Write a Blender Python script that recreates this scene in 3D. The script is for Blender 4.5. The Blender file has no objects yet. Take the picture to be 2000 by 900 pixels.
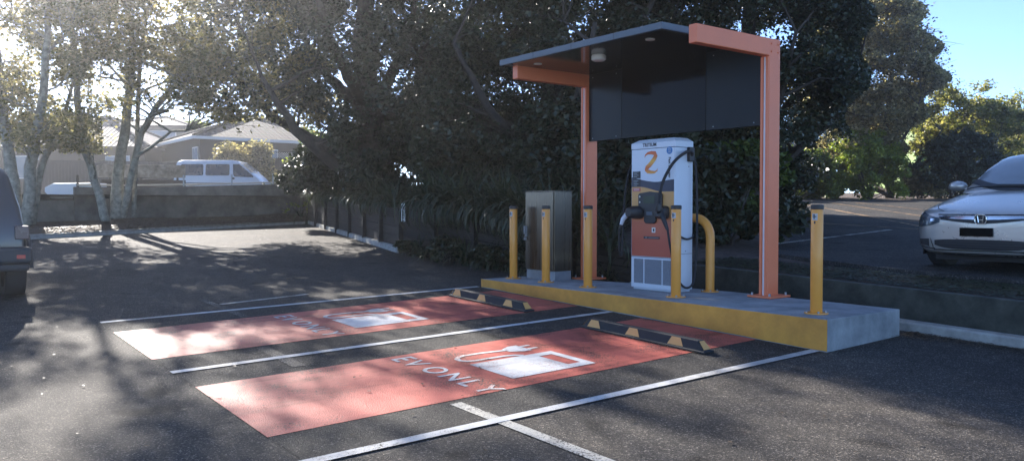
import bpy, bmesh, math, random
import numpy as np
from mathutils import Vector, Matrix
from mathutils.bvhtree import BVHTree
C = bpy.context.scene.collection
R = math.radians
# ------------------------------------------------------------------ camera, world, sun, exposure
F = 1615.0; HC = 1.67; PITCH = math.atan(43/1615); SL = .0415
cam = bpy.data.cameras.new('camera'); camo = bpy.data.objects.new('camera', cam); C.objects.link(camo)
cam.sensor_width = 36; cam.lens = 36*F/2000; cam.clip_end = 3000; cam.clip_start = .05
camo.location = (0, 0, HC); camo.rotation_euler = (math.pi/2-PITCH, 0, 0)
bpy.context.scene.camera = camo
SUN_AZ = R(-31.0)      # from +Y towards +X
SUN_EL = R(26.0)
w = bpy.data.worlds.new('World'); bpy.context.scene.world = w; w.use_nodes = True
nt = w.node_tree; sky = nt.nodes.new('ShaderNodeTexSky'); sky.sky_type = 'NISHITA'; sky.sun_disc = False
sky.sun_elevation = SUN_EL; sky.sun_rotation = SUN_AZ; sky.air_density = 0.42; sky.dust_density = 0.15; sky.ozone_density = 3.2
bg = nt.nodes['Background']; nt.links.new(sky.outputs[0], bg.inputs[0]); bg.inputs[1].default_value = .135
sd = bpy.data.lights.new('sun', 'SUN'); sd.energy = 5.0; sd.angle = R(.5); sd.color = (1, .94, .86)
so = bpy.data.objects.new('sun', sd); C.objects.link(so)
sv = Vector((math.sin(SUN_AZ)*math.cos(SUN_EL), math.cos(SUN_AZ)*math.cos(SUN_EL), math.sin(SUN_EL)))
so.rotation_euler = sv.to_track_quat('Z', 'Y').to_euler(); so.location = (0, 0, 40)
vs = bpy.context.scene.view_settings; vs.view_transform = 'Standard'; vs.look = 'None'; vs.gamma = 1; vs.exposure = 1.74
try: vs.use_curve_mapping = False
except Exception: pass
# ------------------------------------------------------------------ helpers
rng = random.Random(7); nrg = np.random.default_rng(7)
AX = Vector((.795, .606, 0)).normalized(); BX = Vector((-AX.y, AX.x, 0)); O0 = Vector((2.954, 7.725, 0))
ANG = math.atan2(AX.y, AX.x)
def gz(x, y, off=0): return SL*y + off
def W(a, b, z=None, off=0):
    p = O0 + AX*a + BX*b
    return Vector((p.x, p.y, gz(p.x, p.y, off) if z is None else z))
def AB(x, y):
    d = Vector((x, y, 0)) - O0
    return d.dot(AX), d.dot(BX)
def P(px, py, Y):
    x = (px-1000)/F; u = (450-py)/F
    d = Vector((x, math.cos(PITCH)+u*math.sin(PITCH), u*math.cos(PITCH)-math.sin(PITCH)))
    return Vector((0, 0, HC)) + d*(Y/d.y)
def G(px, py, off=0):
    x = (px-1000)/F; u = (450-py)/F
    d = Vector((x, math.cos(PITCH)+u*math.sin(PITCH), u*math.cos(PITCH)-math.sin(PITCH)))
    return Vector((0, 0, HC)) + d*((HC-off)/(SL*d.y-d.z))
def tag(o, label=None, cat=None, group=None, kind=None):
    if label: o['label'] = label
    if cat: o['category'] = cat
    if group: o['group'] = group
    if kind: o['kind'] = kind
    return o
def thing(name, label, cat, loc, rz=0, group=None, rx=0, ry=0):
    o = bpy.data.objects.new(name, None); C.objects.link(o)
    o.location = loc; o.rotation_euler = (rx, ry, rz); o.empty_display_size = .1
    return tag(o, label, cat, group)
def link(name, me, parent=None, bevel=0, smooth=False, seg=2):
    o = bpy.data.objects.new(name, me); C.objects.link(o)
    if parent is not None: o.parent = parent
    if smooth:
        me.polygons.foreach_set('use_smooth', [True]*len(me.polygons))
    if bevel:
        m = o.modifiers.new('bevel', 'BEVEL'); m.width = bevel; m.segments = seg; m.limit_method = 'ANGLE'; m.angle_limit = R(40)
    return o
def copy_tree(o, parent=None):
    c = o.copy(); C.objects.link(c)
    if parent is not None: c.parent = parent
    for ch in list(o.children): copy_tree(ch, c)
    return c
class MB:
    def __init__(s): s.v = []; s.f = []; s.m = []
    def add(s, vs_, fs, mi=0):
        n = len(s.v); s.v += [tuple(v) for v in vs_]
        for f in fs: s.f.append([n+i for i in f]); s.m.append(mi)
    def box(s, x0, x1, y0, y1, z0, z1, mi=0, M=None):
        vs_ = [(x, y, z) for z in (z0, z1) for y in (y0, y1) for x in (x0, x1)]
        if M is not None: vs_ = [M @ Vector(v) for v in vs_]
        s.add(vs_, [(0,2,3,1),(4,5,7,6),(0,1,5,4),(2,6,7,3),(0,4,6,2),(1,3,7,5)], mi)
    def prism(s, poly, d0, d1, fn, mi=0):
        """poly in 2D, fn(u,v,d)->xyz"""
        n = len(poly)
        a = [fn(u, v, d0) for u, v in poly]; b = [fn(u, v, d1) for u, v in poly]
        s.add(a+b, [list(range(n))[::-1], list(range(n, 2*n))] + [(i, (i+1) % n, n+(i+1) % n, n+i) for i in range(n)], mi)
    def sheet(s, pts, mi=0): s.add(pts, [list(range(len(pts)))], mi)
    def tube(s, path, rad, n=10, cap=True, mi=0):
        path = [Vector(p) for p in path]
        if not hasattr(rad, '__len__'): rad = [rad]*len(path)
        rings = []; up = None
        for i, p in enumerate(path):
            t = (path[min(i+1, len(path)-1)] - path[max(i-1, 0)])
            if t.length < 1e-9: t = Vector((0, 0, 1))
            t.normalize()
            if up is None:
                up = Vector((0, 0, 1)) if abs(t.z) < .9 else Vector((1, 0, 0))
            u = (up - t*up.dot(t))
            if u.length < 1e-6: u = t.orthogonal()
            u.normalize(); v = t.cross(u); up = u
            rings.append([p + (u*math.cos(k*2*math.pi/n) + v*math.sin(k*2*math.pi/n))*rad[i] for k in range(n)])
        vs_ = [q for r in rings for q in r]; fs = []
        for i in range(len(path)-1):
            for k in range(n):
                fs.append((i*n+k, i*n+(k+1) % n, (i+1)*n+(k+1) % n, (i+1)*n+k))
        if cap: fs.append(list(range(n))[::-1]); fs.append([(len(path)-1)*n+k for k in range(n)])
        s.add(vs_, fs, mi)
    def cyl(s, p, r, h, n=20, axis='z', mi=0):
        p = Vector(p); d = {'x': Vector((h,0,0)), 'y': Vector((0,h,0)), 'z': Vector((0,0,h))}[axis]
        s.tube([p, p+d], r, n, True, mi)
    def build(s, name, mats, parent=None, bevel=0, smooth=False, fix=True, seg=2):
        me = bpy.data.meshes.new(name); me.from_pydata([tuple(v) for v in s.v], [], s.f)
        if not isinstance(mats, (list, tuple)): mats = [mats]
        for m in mats: me.materials.append(m)
        me.polygons.foreach_set('material_index', s.m)
        if fix:
            b = bmesh.new(); b.from_mesh(me); bmesh.ops.recalc_face_normals(b, faces=b.faces[:]); b.to_mesh(me); b.free()
        me.update()
        return link(name, me, parent, bevel, smooth, seg)
def auto_smooth(o, ang=35):
    o.data.polygons.foreach_set('use_smooth', [True]*len(o.data.polygons))
    m = o.modifiers.new('es', 'EDGE_SPLIT'); m.split_angle = R(ang)
    return o
# ------------------------------------------------------------------ materials
def mat(name, col, rough=.6, metal=0, var=.12, vscale=3., bump=0, bscale=80., spec=.5, coat=0, alt=None, obj=True, streak=None):
    m = bpy.data.materials.new(name); m.use_nodes = True; t = m.node_tree; p = t.nodes['Principled BSDF']
    p.inputs['Roughness'].default_value = rough; p.inputs['Metallic'].default_value = metal
    p.inputs['Specular IOR Level'].default_value = spec; p.inputs['Coat Weight'].default_value = coat
    tc = t.nodes.new('ShaderNodeTexCoord'); src = tc.outputs['Object']
    if streak:
        mp = t.nodes.new('ShaderNodeMapping'); mp.inputs['Scale'].default_value = streak; t.links.new(src, mp.inputs[0]); src = mp.outputs[0]
    nz = t.nodes.new('ShaderNodeTexNoise'); nz.inputs['Scale'].default_value = vscale; nz.inputs['Detail'].default_value = 8
    nz.inputs['Roughness'].default_value = .65
    t.links.new(src, nz.inputs['Vector'])
    rp = t.nodes.new('ShaderNodeValToRGB'); t.links.new(nz.outputs['Fac'], rp.inputs[0])
    c1 = [max(0, c*(1-var)) for c in col]; c2 = [min(1, c*(1+var)) for c in (alt or col)]
    rp.color_ramp.elements[0].position = .3; rp.color_ramp.elements[1].position = .7
    rp.color_ramp.elements[0].color = (*c1, 1); rp.color_ramp.elements[1].color = (*c2, 1)
    t.links.new(rp.outputs[0], p.inputs['Base Color'])
    mr = t.nodes.new('ShaderNodeMapRange'); t.links.new(nz.outputs['Fac'], mr.inputs[0])
    mr.inputs[3].default_value = max(0, rough-.07); mr.inputs[4].default_value = min(1, rough+.09); t.links.new(mr.outputs[0], p.inputs['Roughness'])
    if bump:
        n2 = t.nodes.new('ShaderNodeTexNoise'); n2.inputs['Scale'].default_value = bscale; n2.inputs['Detail'].default_value = 5; t.links.new(src, n2.inputs['Vector'])
        b = t.nodes.new('ShaderNodeBump'); b.inputs['Distance'].default_value = bump; b.inputs['Strength'].default_value = 1
        t.links.new(n2.outputs['Fac'], b.inputs['Height']); t.links.new(b.outputs[0], p.inputs['Normal'])
    return m
def asphalt(name, base, warm, paint=None, wear=.5, pr=.55):
    """aggregate surface; paint: colour of paint laid over it, worn through by noise"""
    m = bpy.data.materials.new(name); m.use_nodes = True; t = m.node_tree; p = t.nodes['Principled BSDF']
    tc = t.nodes.new('ShaderNodeTexCoord'); src = tc.outputs['Object']
    def noise(sc, det=4, ro=.6):
        n = t.nodes.new('ShaderNodeTexNoise'); n.inputs['Scale'].default_value = sc; n.inputs['Detail'].default_value = det; n.inputs['Roughness'].default_value = ro
        t.links.new(src, n.inputs['Vector']); return n.outputs['Fac']
    def ramp(fac, stops):
        r = t.nodes.new('ShaderNodeValToRGB'); e = r.color_ramp.elements
        while len(e) < len(stops): e.new(.5)
        for q, (pos, c) in zip(e, stops): q.position = pos; q.color = (*c, 1)
        t.links.new(fac, r.inputs[0]); return r.outputs[0]
    def mix(f, a, b, mode='MIX'):
        x = t.nodes.new('ShaderNodeMix'); x.data_type = 'RGBA'; x.blend_type = mode
        for s_, v in ((x.inputs[0], f), (x.inputs[6], a), (x.inputs[7], b)):
            if hasattr(v, 'default_value') or hasattr(v, 'links'): t.links.new(v, s_)
            else: s_.default_value = v if not isinstance(v, tuple) else (*v, 1)
        return x.outputs[2]
    vor = t.nodes.new('ShaderNodeTexVoronoi'); vor.inputs['Scale'].default_value = 120; t.links.new(src, vor.inputs['Vector'])
    rnd = t.nodes.new('ShaderNodeSeparateColor'); t.links.new(vor.outputs['Color'], rnd.inputs[0])
    stones = ramp(rnd.outputs[0], [(0, tuple(c*.55 for c in base)), (.7, base), (.93, tuple(c*1.4 for c in warm)), (1, tuple(min(1, c*2.8) for c in warm))])
    big = ramp(noise(.55, 5), [(.3, (.66, .66, .68)), (.5, (.95, .95, .95)), (.72, (1.28, 1.24, 1.18))])
    blot = ramp(noise(1.7, 2, .5), [(.27, (.5, .5, .5)), (.34, (1, 1, 1))])
    mid = ramp(noise(6, 6), [(.3, (.8, .8, .8)), (.7, (1.15, 1.15, 1.15))])
    col = mix(1.0, mix(1.0, mix(1.0, stones, big, 'MULTIPLY'), mid, 'MULTIPLY'), blot, 'MULTIPLY')
    ht = t.nodes.new('ShaderNodeMath'); ht.operation = 'ADD'; t.links.new(vor.outputs['Distance'], ht.inputs[0]); ht.inputs[0].default_value = 0
    n3 = noise(45, 3); t.links.new(n3, ht.inputs[1])
    if paint:
        pc = ramp(noise(4, 8, .7), [(.3, tuple(c*.86 for c in paint)), (.7, tuple(min(.9, c*1.08) for c in paint))])
        dirt = ramp(noise(1.1, 9, .72), [(.36, (.62, .60, .58)), (.47, (.9, .89, .88)), (.6, (1, 1, 1))])
        pc = mix(1.0, pc, dirt, 'MULTIPLY')
        mp = t.nodes.new('ShaderNodeMapping'); mp.vector_type = 'TEXTURE'; mp.inputs['Rotation'].default_value = (0, 0, ANG); mp.inputs['Scale'].default_value = (2.6, .16, 1); t.links.new(src, mp.inputs[0])
        ns = t.nodes.new('ShaderNodeTexNoise'); ns.inputs['Scale'].default_value = 1.0; ns.inputs['Detail'].default_value = 6; ns.inputs['Roughness'].default_value = .7; t.links.new(mp.outputs[0], ns.inputs['Vector'])
        pc = mix(1.0, pc, ramp(ns.outputs['Fac'], [(.34, (.70, .69, .68)), (.46, (.95, .95, .95)), (.6, (1, 1, 1))]), 'MULTIPLY')
        a = t.nodes.new('ShaderNodeMath'); a.operation = 'MULTIPLY_ADD'
        nn = noise(70, 5, .75); t.links.new(nn, a.inputs[0]); a.inputs[1].default_value = 1.0
        n4 = noise(2.2, 5); b2 = t.nodes.new('ShaderNodeMath'); b2.operation = 'MULTIPLY'; t.links.new(n4, b2.inputs[0]); b2.inputs[1].default_value = .55
        t.links.new(b2.outputs[0], a.inputs[2])
        f = ramp(a.outputs[0], [(wear, (0, 0, 0)), (min(1, wear+.05), (1, 1, 1))])
        col = mix(f, col, pc)
    t.links.new(col, p.inputs['Base Color'])
    p.inputs['Roughness'].default_value = pr if paint else .8
    p.inputs['Specular IOR Level'].default_value = .10
    b = t.nodes.new('ShaderNodeBump'); b.inputs['Distance'].default_value = .0022 if paint else .006; t.links.new(ht.outputs[0], b.inputs['Height']); t.links.new(b.outputs[0], p.inputs['Normal'])
    return m
def leafmat(name, c1, c2, c3, trans=.35, rough=.45, spec=.35, tcol=1.6):
    m = bpy.data.materials.new(name); m.use_nodes = True; t = m.node_tree; p = t.nodes['Principled BSDF']; out = t.nodes['Material Output']
    ge = t.nodes.new('ShaderNodeNewGeometry'); rp = t.nodes.new('ShaderNodeValToRGB'); t.links.new(ge.outputs['Random Per Island'], rp.inputs[0])
    e = rp.color_ramp.elements; e.new(.5)
    for q, (pos, c) in zip(e, [(0, c1), (.55, c2), (1, c3)]): q.position = pos; q.color = (*c, 1)
    tc = t.nodes.new('ShaderNodeTexCoord'); nz = t.nodes.new('ShaderNodeTexNoise'); nz.inputs['Scale'].default_value = .9; nz.inputs['Detail'].default_value = 3
    t.links.new(tc.outputs['Object'], nz.inputs['Vector'])
    r2 = t.nodes.new('ShaderNodeValToRGB'); t.links.new(nz.outputs['Fac'], r2.inputs[0])
    r2.color_ramp.elements[0].position = .35; r2.color_ramp.elements[0].color = (.7, .74, .7, 1); r2.color_ramp.elements[1].position = .68; r2.color_ramp.elements[1].color = (1.25, 1.2, 1.1, 1)
    mx = t.nodes.new('ShaderNodeMix'); mx.data_type = 'RGBA'; mx.blend_type = 'MULTIPLY'; mx.inputs[0].default_value = 1
    t.links.new(rp.outputs[0], mx.inputs[6]); t.links.new(r2.outputs[0], mx.inputs[7])
    t.links.new(mx.outputs[2], p.inputs['Base Color']); p.inputs['Roughness'].default_value = rough; p.inputs['Specular IOR Level'].default_value = spec
    tr = t.nodes.new('ShaderNodeBsdfTranslucent')
    bc = t.nodes.new('ShaderNodeMix'); bc.data_type = 'RGBA'; bc.blend_type = 'MULTIPLY'; bc.inputs[0].default_value = 1; t.links.new(mx.outputs[2], bc.inputs[6]); bc.inputs[7].default_value = (tcol*1.0, tcol*1.05, tcol*.6, 1)
    t.links.new(bc.outputs[2], tr.inputs[0])
    ms = t.nodes.new('ShaderNodeMixShader'); ms.inputs[0].default_value = trans
    t.links.new(p.outputs[0], ms.inputs[1]); t.links.new(tr.outputs[0], ms.inputs[2]); t.links.new(ms.outputs[0], out.inputs[0])
    return m
def tilemat(name, c_dark, c_light, sx=4.0, sz=3.0, rough=.35):
    """rows of concrete roof tiles, object coords x along the eave, y up the slope"""
    m = bpy.data.materials.new(name); m.use_nodes = True; t = m.node_tree; p = t.nodes['Principled BSDF']
    uv = t.nodes.new('ShaderNodeUVMap'); sp = t.nodes.new('ShaderNodeSeparateXYZ'); t.links.new(uv.outputs[0], sp.inputs[0])
    def M(op, a, b=None, v=None):
        n = t.nodes.new('ShaderNodeMath'); n.operation = op
        t.links.new(a, n.inputs[0])
        if b is not None: t.links.new(b, n.inputs[1])
        if v is not None: n.inputs[1].default_value = v
        return n.outputs[0]
    row = M('MULTIPLY', sp.outputs[1], v=sz); fr = M('FRACT', row)
    colm = M('MULTIPLY', sp.outputs[0], v=sx*2*math.pi); s = M('SINE', colm); s = M('ABSOLUTE', s)
    h = M('MULTIPLY_ADD', s, v=.5); inv = M('SUBTRACT', h, fr)
    r = t.nodes.new('ShaderNodeValToRGB'); t.links.new(fr, r.inputs[0])
    r.color_ramp.elements[0].position = .0; r.color_ramp.elements[0].color = (*c_dark, 1); r.color_ramp.elements[1].position = .25; r.color_ramp.elements[1].color = (*c_light, 1)
    nz = t.nodes.new('ShaderNodeTexNoise'); nz.inputs['Scale'].default_value = 2.5; nz.inputs['Detail'].default_value = 6; t.links.new(uv.outputs[0], nz.inputs['Vector'])
    mx = t.nodes.new('ShaderNodeMix'); mx.data_type = 'RGBA'; mx.blend_type = 'OVERLAY'; mx.inputs[0].default_value = .5; t.links.new(r.outputs[0], mx.inputs[6]); t.links.new(nz.outputs['Color'], mx.inputs[7])
    t.links.new(mx.outputs[2], p.inputs['Base Color']); p.inputs['Roughness'].default_value = rough; p.inputs['Specular IOR Level'].default_value = .12
    b = t.nodes.new('ShaderNodeBump'); b.inputs['Distance'].default_value = .06; t.links.new(inv, b.inputs['Height']); t.links.new(b.outputs[0], p.inputs['Normal'])
    return m
M_asph = asphalt('asphalt', (.070, .064, .058), (.105, .092, .078))
M_asph2 = asphalt('upper asphalt', (.06, .058, .056), (.10, .09, .08))
M_red = asphalt('red paint on asphalt', (.05, .05, .05), (.09, .08, .07), paint=(.55, .145, .11), wear=.64)
M_white = asphalt('white paint on asphalt', (.06, .06, .06), (.09, .08, .07), paint=(.62, .62, .61), wear=.62, pr=.6)
M_whitei = asphalt('white symbol paint', (.45, .12, .10), (.5, .2, .15), paint=(.64, .64, .64), wear=.635, pr=.7)
M_oldwhite = asphalt('old white paint', (.06, .06, .06), (.09, .08, .07), paint=(.58, .55, .48), wear=.72, pr=.7)
M_faint = asphalt('faint white paint', (.055, .055, .055), (.09, .08, .07), paint=(.40, .38, .34), wear=.85, pr=.7)
M_oldyel = asphalt('old yellow paint', (.06, .06, .06), (.09, .08, .07), paint=(.52, .34, .18), wear=.74, pr=.7)
M_patch = asphalt('newer asphalt', (.054, .051, .048), (.08, .074, .066))
M_conc = mat('concrete', (.22, .235, .24), .85, var=.28, vscale=2.6, bump=.004, bscale=60, alt=(.30, .31, .31))
M_kerb = mat('kerb concrete', (.33, .32, .29), .9, var=.3, vscale=6, bump=.004, bscale=60)
M_mosswall = mat('mossy dark concrete', (.026, .032, .024), .95, var=.5, vscale=4, bump=.01, bscale=30, alt=(.05, .05, .04))
M_greywall = mat('old grey concrete', (.12, .115, .105), .9, var=.45, vscale=2.2, bump=.008, bscale=25, alt=(.15, .14, .125))
M_timber = mat('weathered dark timber', (.032, .025, .020), .85, var=.45, vscale=3, bump=.006, bscale=20, streak=(1, 1, 8))
M_soil = mat('bark mulch soil', (.06, .042, .032), .95, var=.6, vscale=9, bump=.04, bscale=22, alt=(.09, .06, .045))
M_ground = mat('rough ground', (.05, .055, .03), .95, var=.5, vscale=.8, bump=.03, bscale=6)
M_yellow = mat('golden yellow powder coat', (.77, .315, .045), .38, var=.04, vscale=4, coat=.15)
M_yface = mat('golden yellow masonry paint', (.57, .245, .035), .6, var=.14, vscale=2.4, bump=.003, bscale=28, alt=(.67, .31, .045))
M_coral = mat('coral orange steel paint', (.78, .20, .085), .42, var=.05, vscale=3)
M_slate = mat('slate grey metal fascia', (.075, .10, .125), .45, var=.06)
M_soffit = mat('glossy black soffit', (.010, .012, .015), .10, var=.1, spec=.3)
M_panelc = mat('glossy black reflection tone', (.003, .003, .004), .10, var=.1, spec=.1)  # darkest reflected tone of the back panel, put into the colour
M_panels = mat('satin black reflection tone', (.006, .009, .013), .3, var=.1, spec=.15)  # lighter reflected tone of the same back panel
M_black = mat('black plastic', (.018, .018, .02), .45, var=.1)
M_rubber = mat('black rubber', (.02, .021, .024), .75, var=.2, vscale=20, bump=.001)
M_white2 = mat('white powder coat', (.62, .66, .72), .35, var=.03)
M_cream = mat('white lens plastic', (.75, .72, .66), .4, var=.03)
M_steel = mat('brushed stainless steel', (.15, .125, .10), .28, 1, var=.12, vscale=1.5, streak=(25, 25, .6), bump=.0004, bscale=8)  # metal darkened brown to stand in for reflected dark trees
M_galv = mat('galvanised steel', (.34, .36, .38), .45, .8, var=.12, vscale=8)
M_navy = mat('navy blue vinyl', (.022, .026, .055), .4, var=.05)
M_amber = mat('amber yellow vinyl', (.62, .32, .10), .4, var=.04)
M_coralv = mat('coral vinyl', (.50, .105, .055), .4, var=.05)
M_redv = mat('red vinyl', (.45, .03, .035), .45, var=.1)
M_blue = mat('bright blue vinyl', (.01, .16, .42), .4, var=.05)
M_lcd = mat('lcd glass', (.06, .075, .05), .15, var=.08)
M_refl = mat('amber reflector', (.70, .36, .11), .5, var=.06)
M_ledstrip = mat('pale strip lens', (.72, .66, .66), .35, var=.03)
M_ink = mat('dark ink', (.02, .02, .025), .5, var=.05)
M_bark = mat('pale lichen bark', (.17, .155, .13), .95, var=.45, vscale=7, bump=.02, bscale=25, alt=(.26, .25, .20))
M_darkbark = mat('dark bark', (.055, .042, .035), .95, var=.4, vscale=6, bump=.02, bscale=20)
L_spring = leafmat('spring maple leaves', (.075, .075, .035), (.17, .15, .095), (.36, .285, .22), trans=.55, tcol=1.8)
L_dark = leafmat('dark evergreen leaves', (.018, .026, .014), (.032, .042, .022), (.065, .070, .040), trans=.12, rough=.42, spec=.4)
L_hedge = leafmat('glossy hedge leaves', (.035, .055, .015), (.075, .105, .025), (.16, .19, .045), trans=.42, rough=.35)
L_olive = leafmat('open olive yellow leaves', (.10, .11, .03), (.18, .175, .06), (.30, .26, .13), trans=.5)
L_bright = leafmat('bright yellow green leaves', (.09, .13, .02), (.16, .20, .035), (.28, .30, .07), trans=.45)
L_tan = leafmat('tan bronze leaves', (.08, .075, .045), (.22, .18, .12), (.42, .34, .25), trans=.6)
L_flax = leafmat('strappy leaves', (.030, .040, .022), (.05, .062, .035), (.09, .10, .06), trans=.2)
L_litter = leafmat('fallen leaf litter', (.05, .035, .022), (.08, .055, .035), (.15, .11, .075), trans=0, spec=.1)

# ------------------------------------------------------------------ terrain
def gridsheet(name, us, vs_, fn, m, kind='structure', thick=0):
    me = bpy.data.meshes.new(name); nu, nv = len(us), len(vs_)
    v = [fn(u, q) for u in us for q in vs_]
    f = [(i*nv+j, (i+1)*nv+j, (i+1)*nv+j+1, i*nv+j+1) for i in range(nu-1) for j in range(nv-1)]
    me.from_pydata([tuple(x) for x in v], [], f); me.materials.append(m)
    b = bmesh.new(); b.from_mesh(me); bmesh.ops.recalc_face_normals(b, faces=b.faces[:])
    if sum(x.normal.z for x in b.faces) < 0: bmesh.ops.reverse_faces(b, faces=b.faces[:])
    b.to_mesh(me); b.free()
    o = link(name, me, None, smooth=True); tag(o, kind=kind); return o
def lin(a, b, n): return [a+(b-a)*i/(n-1) for i in range(n)]
def terr(x, y):
    yy = y if y < 60 else 60+(y-60)*.15
    return SL*yy if y < 300 else SL*96
ys = [-60, -30, 0, 30, 60, 120, 300, 700, 1500]
gridsheet('ground', [-1500, -500, -100, -40, 0, 40, 100, 500, 1500], ys, lambda x, y: (x, y, terr(x, y)-.012), M_ground)
# lower car park
lot = MB(); lot.sheet([W(a, b) for a, b in [(1.66, -26), (1.66, 11.1), (4.36, 21.95), (-4.1, 19.93), (-14, 17.6), (-45, 10), (-45, -26)]])
tag(lot.build('car_park', M_asph, fix=False), kind='structure')
def smooth(t): t = max(0, min(1, t)); return t*t*(3-2*t)
def amin(b): return 1.8 if b < 11.1 else 1.8+(b-11.1)*(2.6/10.9)
def bed_off(a, b):
    o = .40+.52*smooth((b-3)/5.5)*(1-smooth((a-3.2-.30*max(0, b))/4))
    return o
def hn(x, y, s=1.0): return .5*(math.sin(x*1.9*s+math.sin(y*1.3*s))+math.sin(y*2.3*s+1.7*math.sin(x*.9*s)))
def bedfn(u, b):
    a = amin(b)+.06+u
    p = W(a, b); o = bed_off(a, b) + .03*hn(p.x, p.y)*min(1, u)
    return (p.x, p.y, gz(p.x, min(p.y, 60), o))
gridsheet('garden_bed', [0, .3, .7]+lin(1.2, 14, 28)+[20, 30, 40], lin(-26, 3, 25)+lin(3.5, 24, 42)+[30, 40], bedfn, M_soil)
# upper car park, 7 cm above bed
UP = .47
up = MB()
uplot = [W(3.15, -26), W(3.15, -.5), W(3.2, 1.2), W(3.75, 3.3)] + [G(1500, 420, UP), G(1512, 400, UP), G(1522, 389, UP), G(1790, 392, UP), G(2400, 392, UP)] + [W(46, -26)]
nU = len(uplot); up.add([(p.x, p.y, gz(p.x, p.y, UP)) for p in uplot]+[(p.x, p.y, gz(p.x, p.y, UP-.3)) for p in uplot], [list(range(nU))]+[(i, (i+1) % nU, nU+(i+1) % nU, nU+i) for i in range(nU)])
tag(up.build('upper_car_park', M_asph2, fix=False), kind='structure')
# left bed
def lb(u, v):  # u 0..1 across kerb -> wall, v along from right to left
    k0 = W(4.36, 21.95); k1 = W(-4.1, 19.93); k2 = W(-22, 15.6)
    w0 = Vector((-7.0, 30.4, 0)); w1 = Vector((-12.4, 26.6, 0)); w2 = Vector((-30, 14.5, 0))
    f = lambda a, b, c, t: a.lerp(b, t*2) if t < .5 else b.lerp(c, t*2-1)
    p = f(k0, k1, k2, v).lerp(f(w0, w1, w2, v), u)
    return (p.x, p.y, gz(p.x, p.y, .09+.12*u+.24*math.sin(math.pi*min(1, u*1.25))*(.6+.5*hn(p.x, p.y, .8))))
gridsheet('mulch_bed', lin(0, 1, 12), lin(0, 1, 50), lb, M_soil)
gridsheet('driveway', [-60, -22, -12, -2], [24, 30.3, 40, 60], lambda x, y: (x + (0 if y > 27 else -12), y, 2.08), M_asph2)
# kerbs
def kerb(name, pts, wd, h, m, side=1):
    mb = MB(); pts = [Vector(p) for p in pts]; L_ = []; 
    for i, p in enumerate(pts):
        d = (pts[min(i+1, len(pts)-1)]-pts[max(i-1, 0)]); d.z = 0; d.normalize(); n = Vector((d.y, -d.x, 0))*side
        j = .006*rng.uniform(-1, 1)
        a = p+n*j; q = p+n*(wd+j)
        L_.append([(a.x, a.y, gz(a.x, a.y)-.05), (a.x+n.x*.015, a.y+n.y*.015, gz(a.x, a.y)+h-.02), (a.x+n.x*.035, a.y+n.y*.035, gz(a.x, a.y)+h), (q.x, q.y, gz(q.x, q.y)+h+.003), (q.x, q.y, gz(q.x, q.y)-.05)])
    v = [x for r in L_ for x in r]; f = [(i*5+k, i*5+k+1, (i+1)*5+k+1, (i+1)*5+k) for i in range(len(pts)-1) for k in range(4)] + [(0, 1, 2, 3, 4), tuple((len(pts)-1)*5+k for k in (4, 3, 2, 1, 0))]
    mb.add(v, f); return tag(mb.build(name, m), kind='structure')
def subdiv(pts, st):
    out = []
    for a, b in zip(pts, pts[1:]):
        n = max(1, int((b-a).length/st)); out += [a.lerp(b, i/n) for i in range(n)]
    return out+[pts[-1]]
kerb('kerb', subdiv([W(1.63, -26), W(1.63, 4.2)], .9), .15, .10, M_kerb, 1)
kerb('kerb', subdiv([W(1.66, 11.1), W(4.36, 21.95)], .9), .16, .11, M_kerb, 1)
kerb('kerb', subdiv([W(4.30, 21.98), W(-4.1, 19.93), W(-22, 15.6)], 1.), .16, .12, M_kerb, 1)
# ------------------------------------------------------------------ painted markings on the lot
def mark(name, polys, m, off=.004, fn=None):
    mb = MB()
    for pl in polys: mb.sheet([W(a, b, off=off) for a, b in pl])
    o = mb.build(name, m, fix=False)
    for p in o.data.polygons:
        pass
    b = bmesh.new(); b.from_mesh(o.data)
    for f_ in b.faces:
        f_.normal_update()
        if f_.normal.z < 0: f_.normal_flip()
    b.to_mesh(o.data); b.free()
    return o
def line(a0, b0, a1, b1, wd, m, label, off=.006, group=None):
    d = Vector((a1-a0, b1-b0)); n = Vector((-d.y, d.x)).normalized()*wd/2
    k = max(2, int(d.length/.5)); L_ = []
    top = []; bot = []
    for i in range(k+1):
        p = Vector((a0, b0))+d*i/k; e = rng.uniform(-.003, .003)
        top.append((p.x+n.x*(1+e*8), p.y+n.y*(1+e*8))); bot.append((p.x-n.x*(1-e*8), p.y-n.y*(1-e*8)))
    o = mark('painted_line', [top+bot[::-1]], m, off)
    return tag(o, label, 'painted line', group)
dark = mark('newer_asphalt', [[(-5.1, .17), (-.03, .17), (-.03, 5.68), (-5.1, 5.75)]], M_patch, .003); tag(dark, kind='structure')
for (b0, b1, lb_, a0) in [(5.80, 5.67, 'white bay line furthest from the camera, left of the far red bay', -5.1), (2.88, 2.87, 'white bay line between the two red parking bays', -5.12), (.16, .10, 'white bay line nearest the camera, ending at the kerb island corner', -7.2)]:
    line(a0, b0, -.02, b1, .095, M_white, lb_, .010)
r1 = mark('red_bay_paint', [[(-5.12, 3.50), (-.04, 3.44), (-.06, 5.19), (-5.11, 5.10)]], M_red, .006)
tag(r1, 'far red painted charging bay in dappled shade', 'painted bay')
r2 = mark('red_bay_paint', [[(-5.11, .73), (-.03, .765), (-.05, 2.33), (-5.10, 2.28)]], M_red, .006)
tag(r2, 'near red painted charging bay closest to the camera', 'painted bay')
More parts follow.
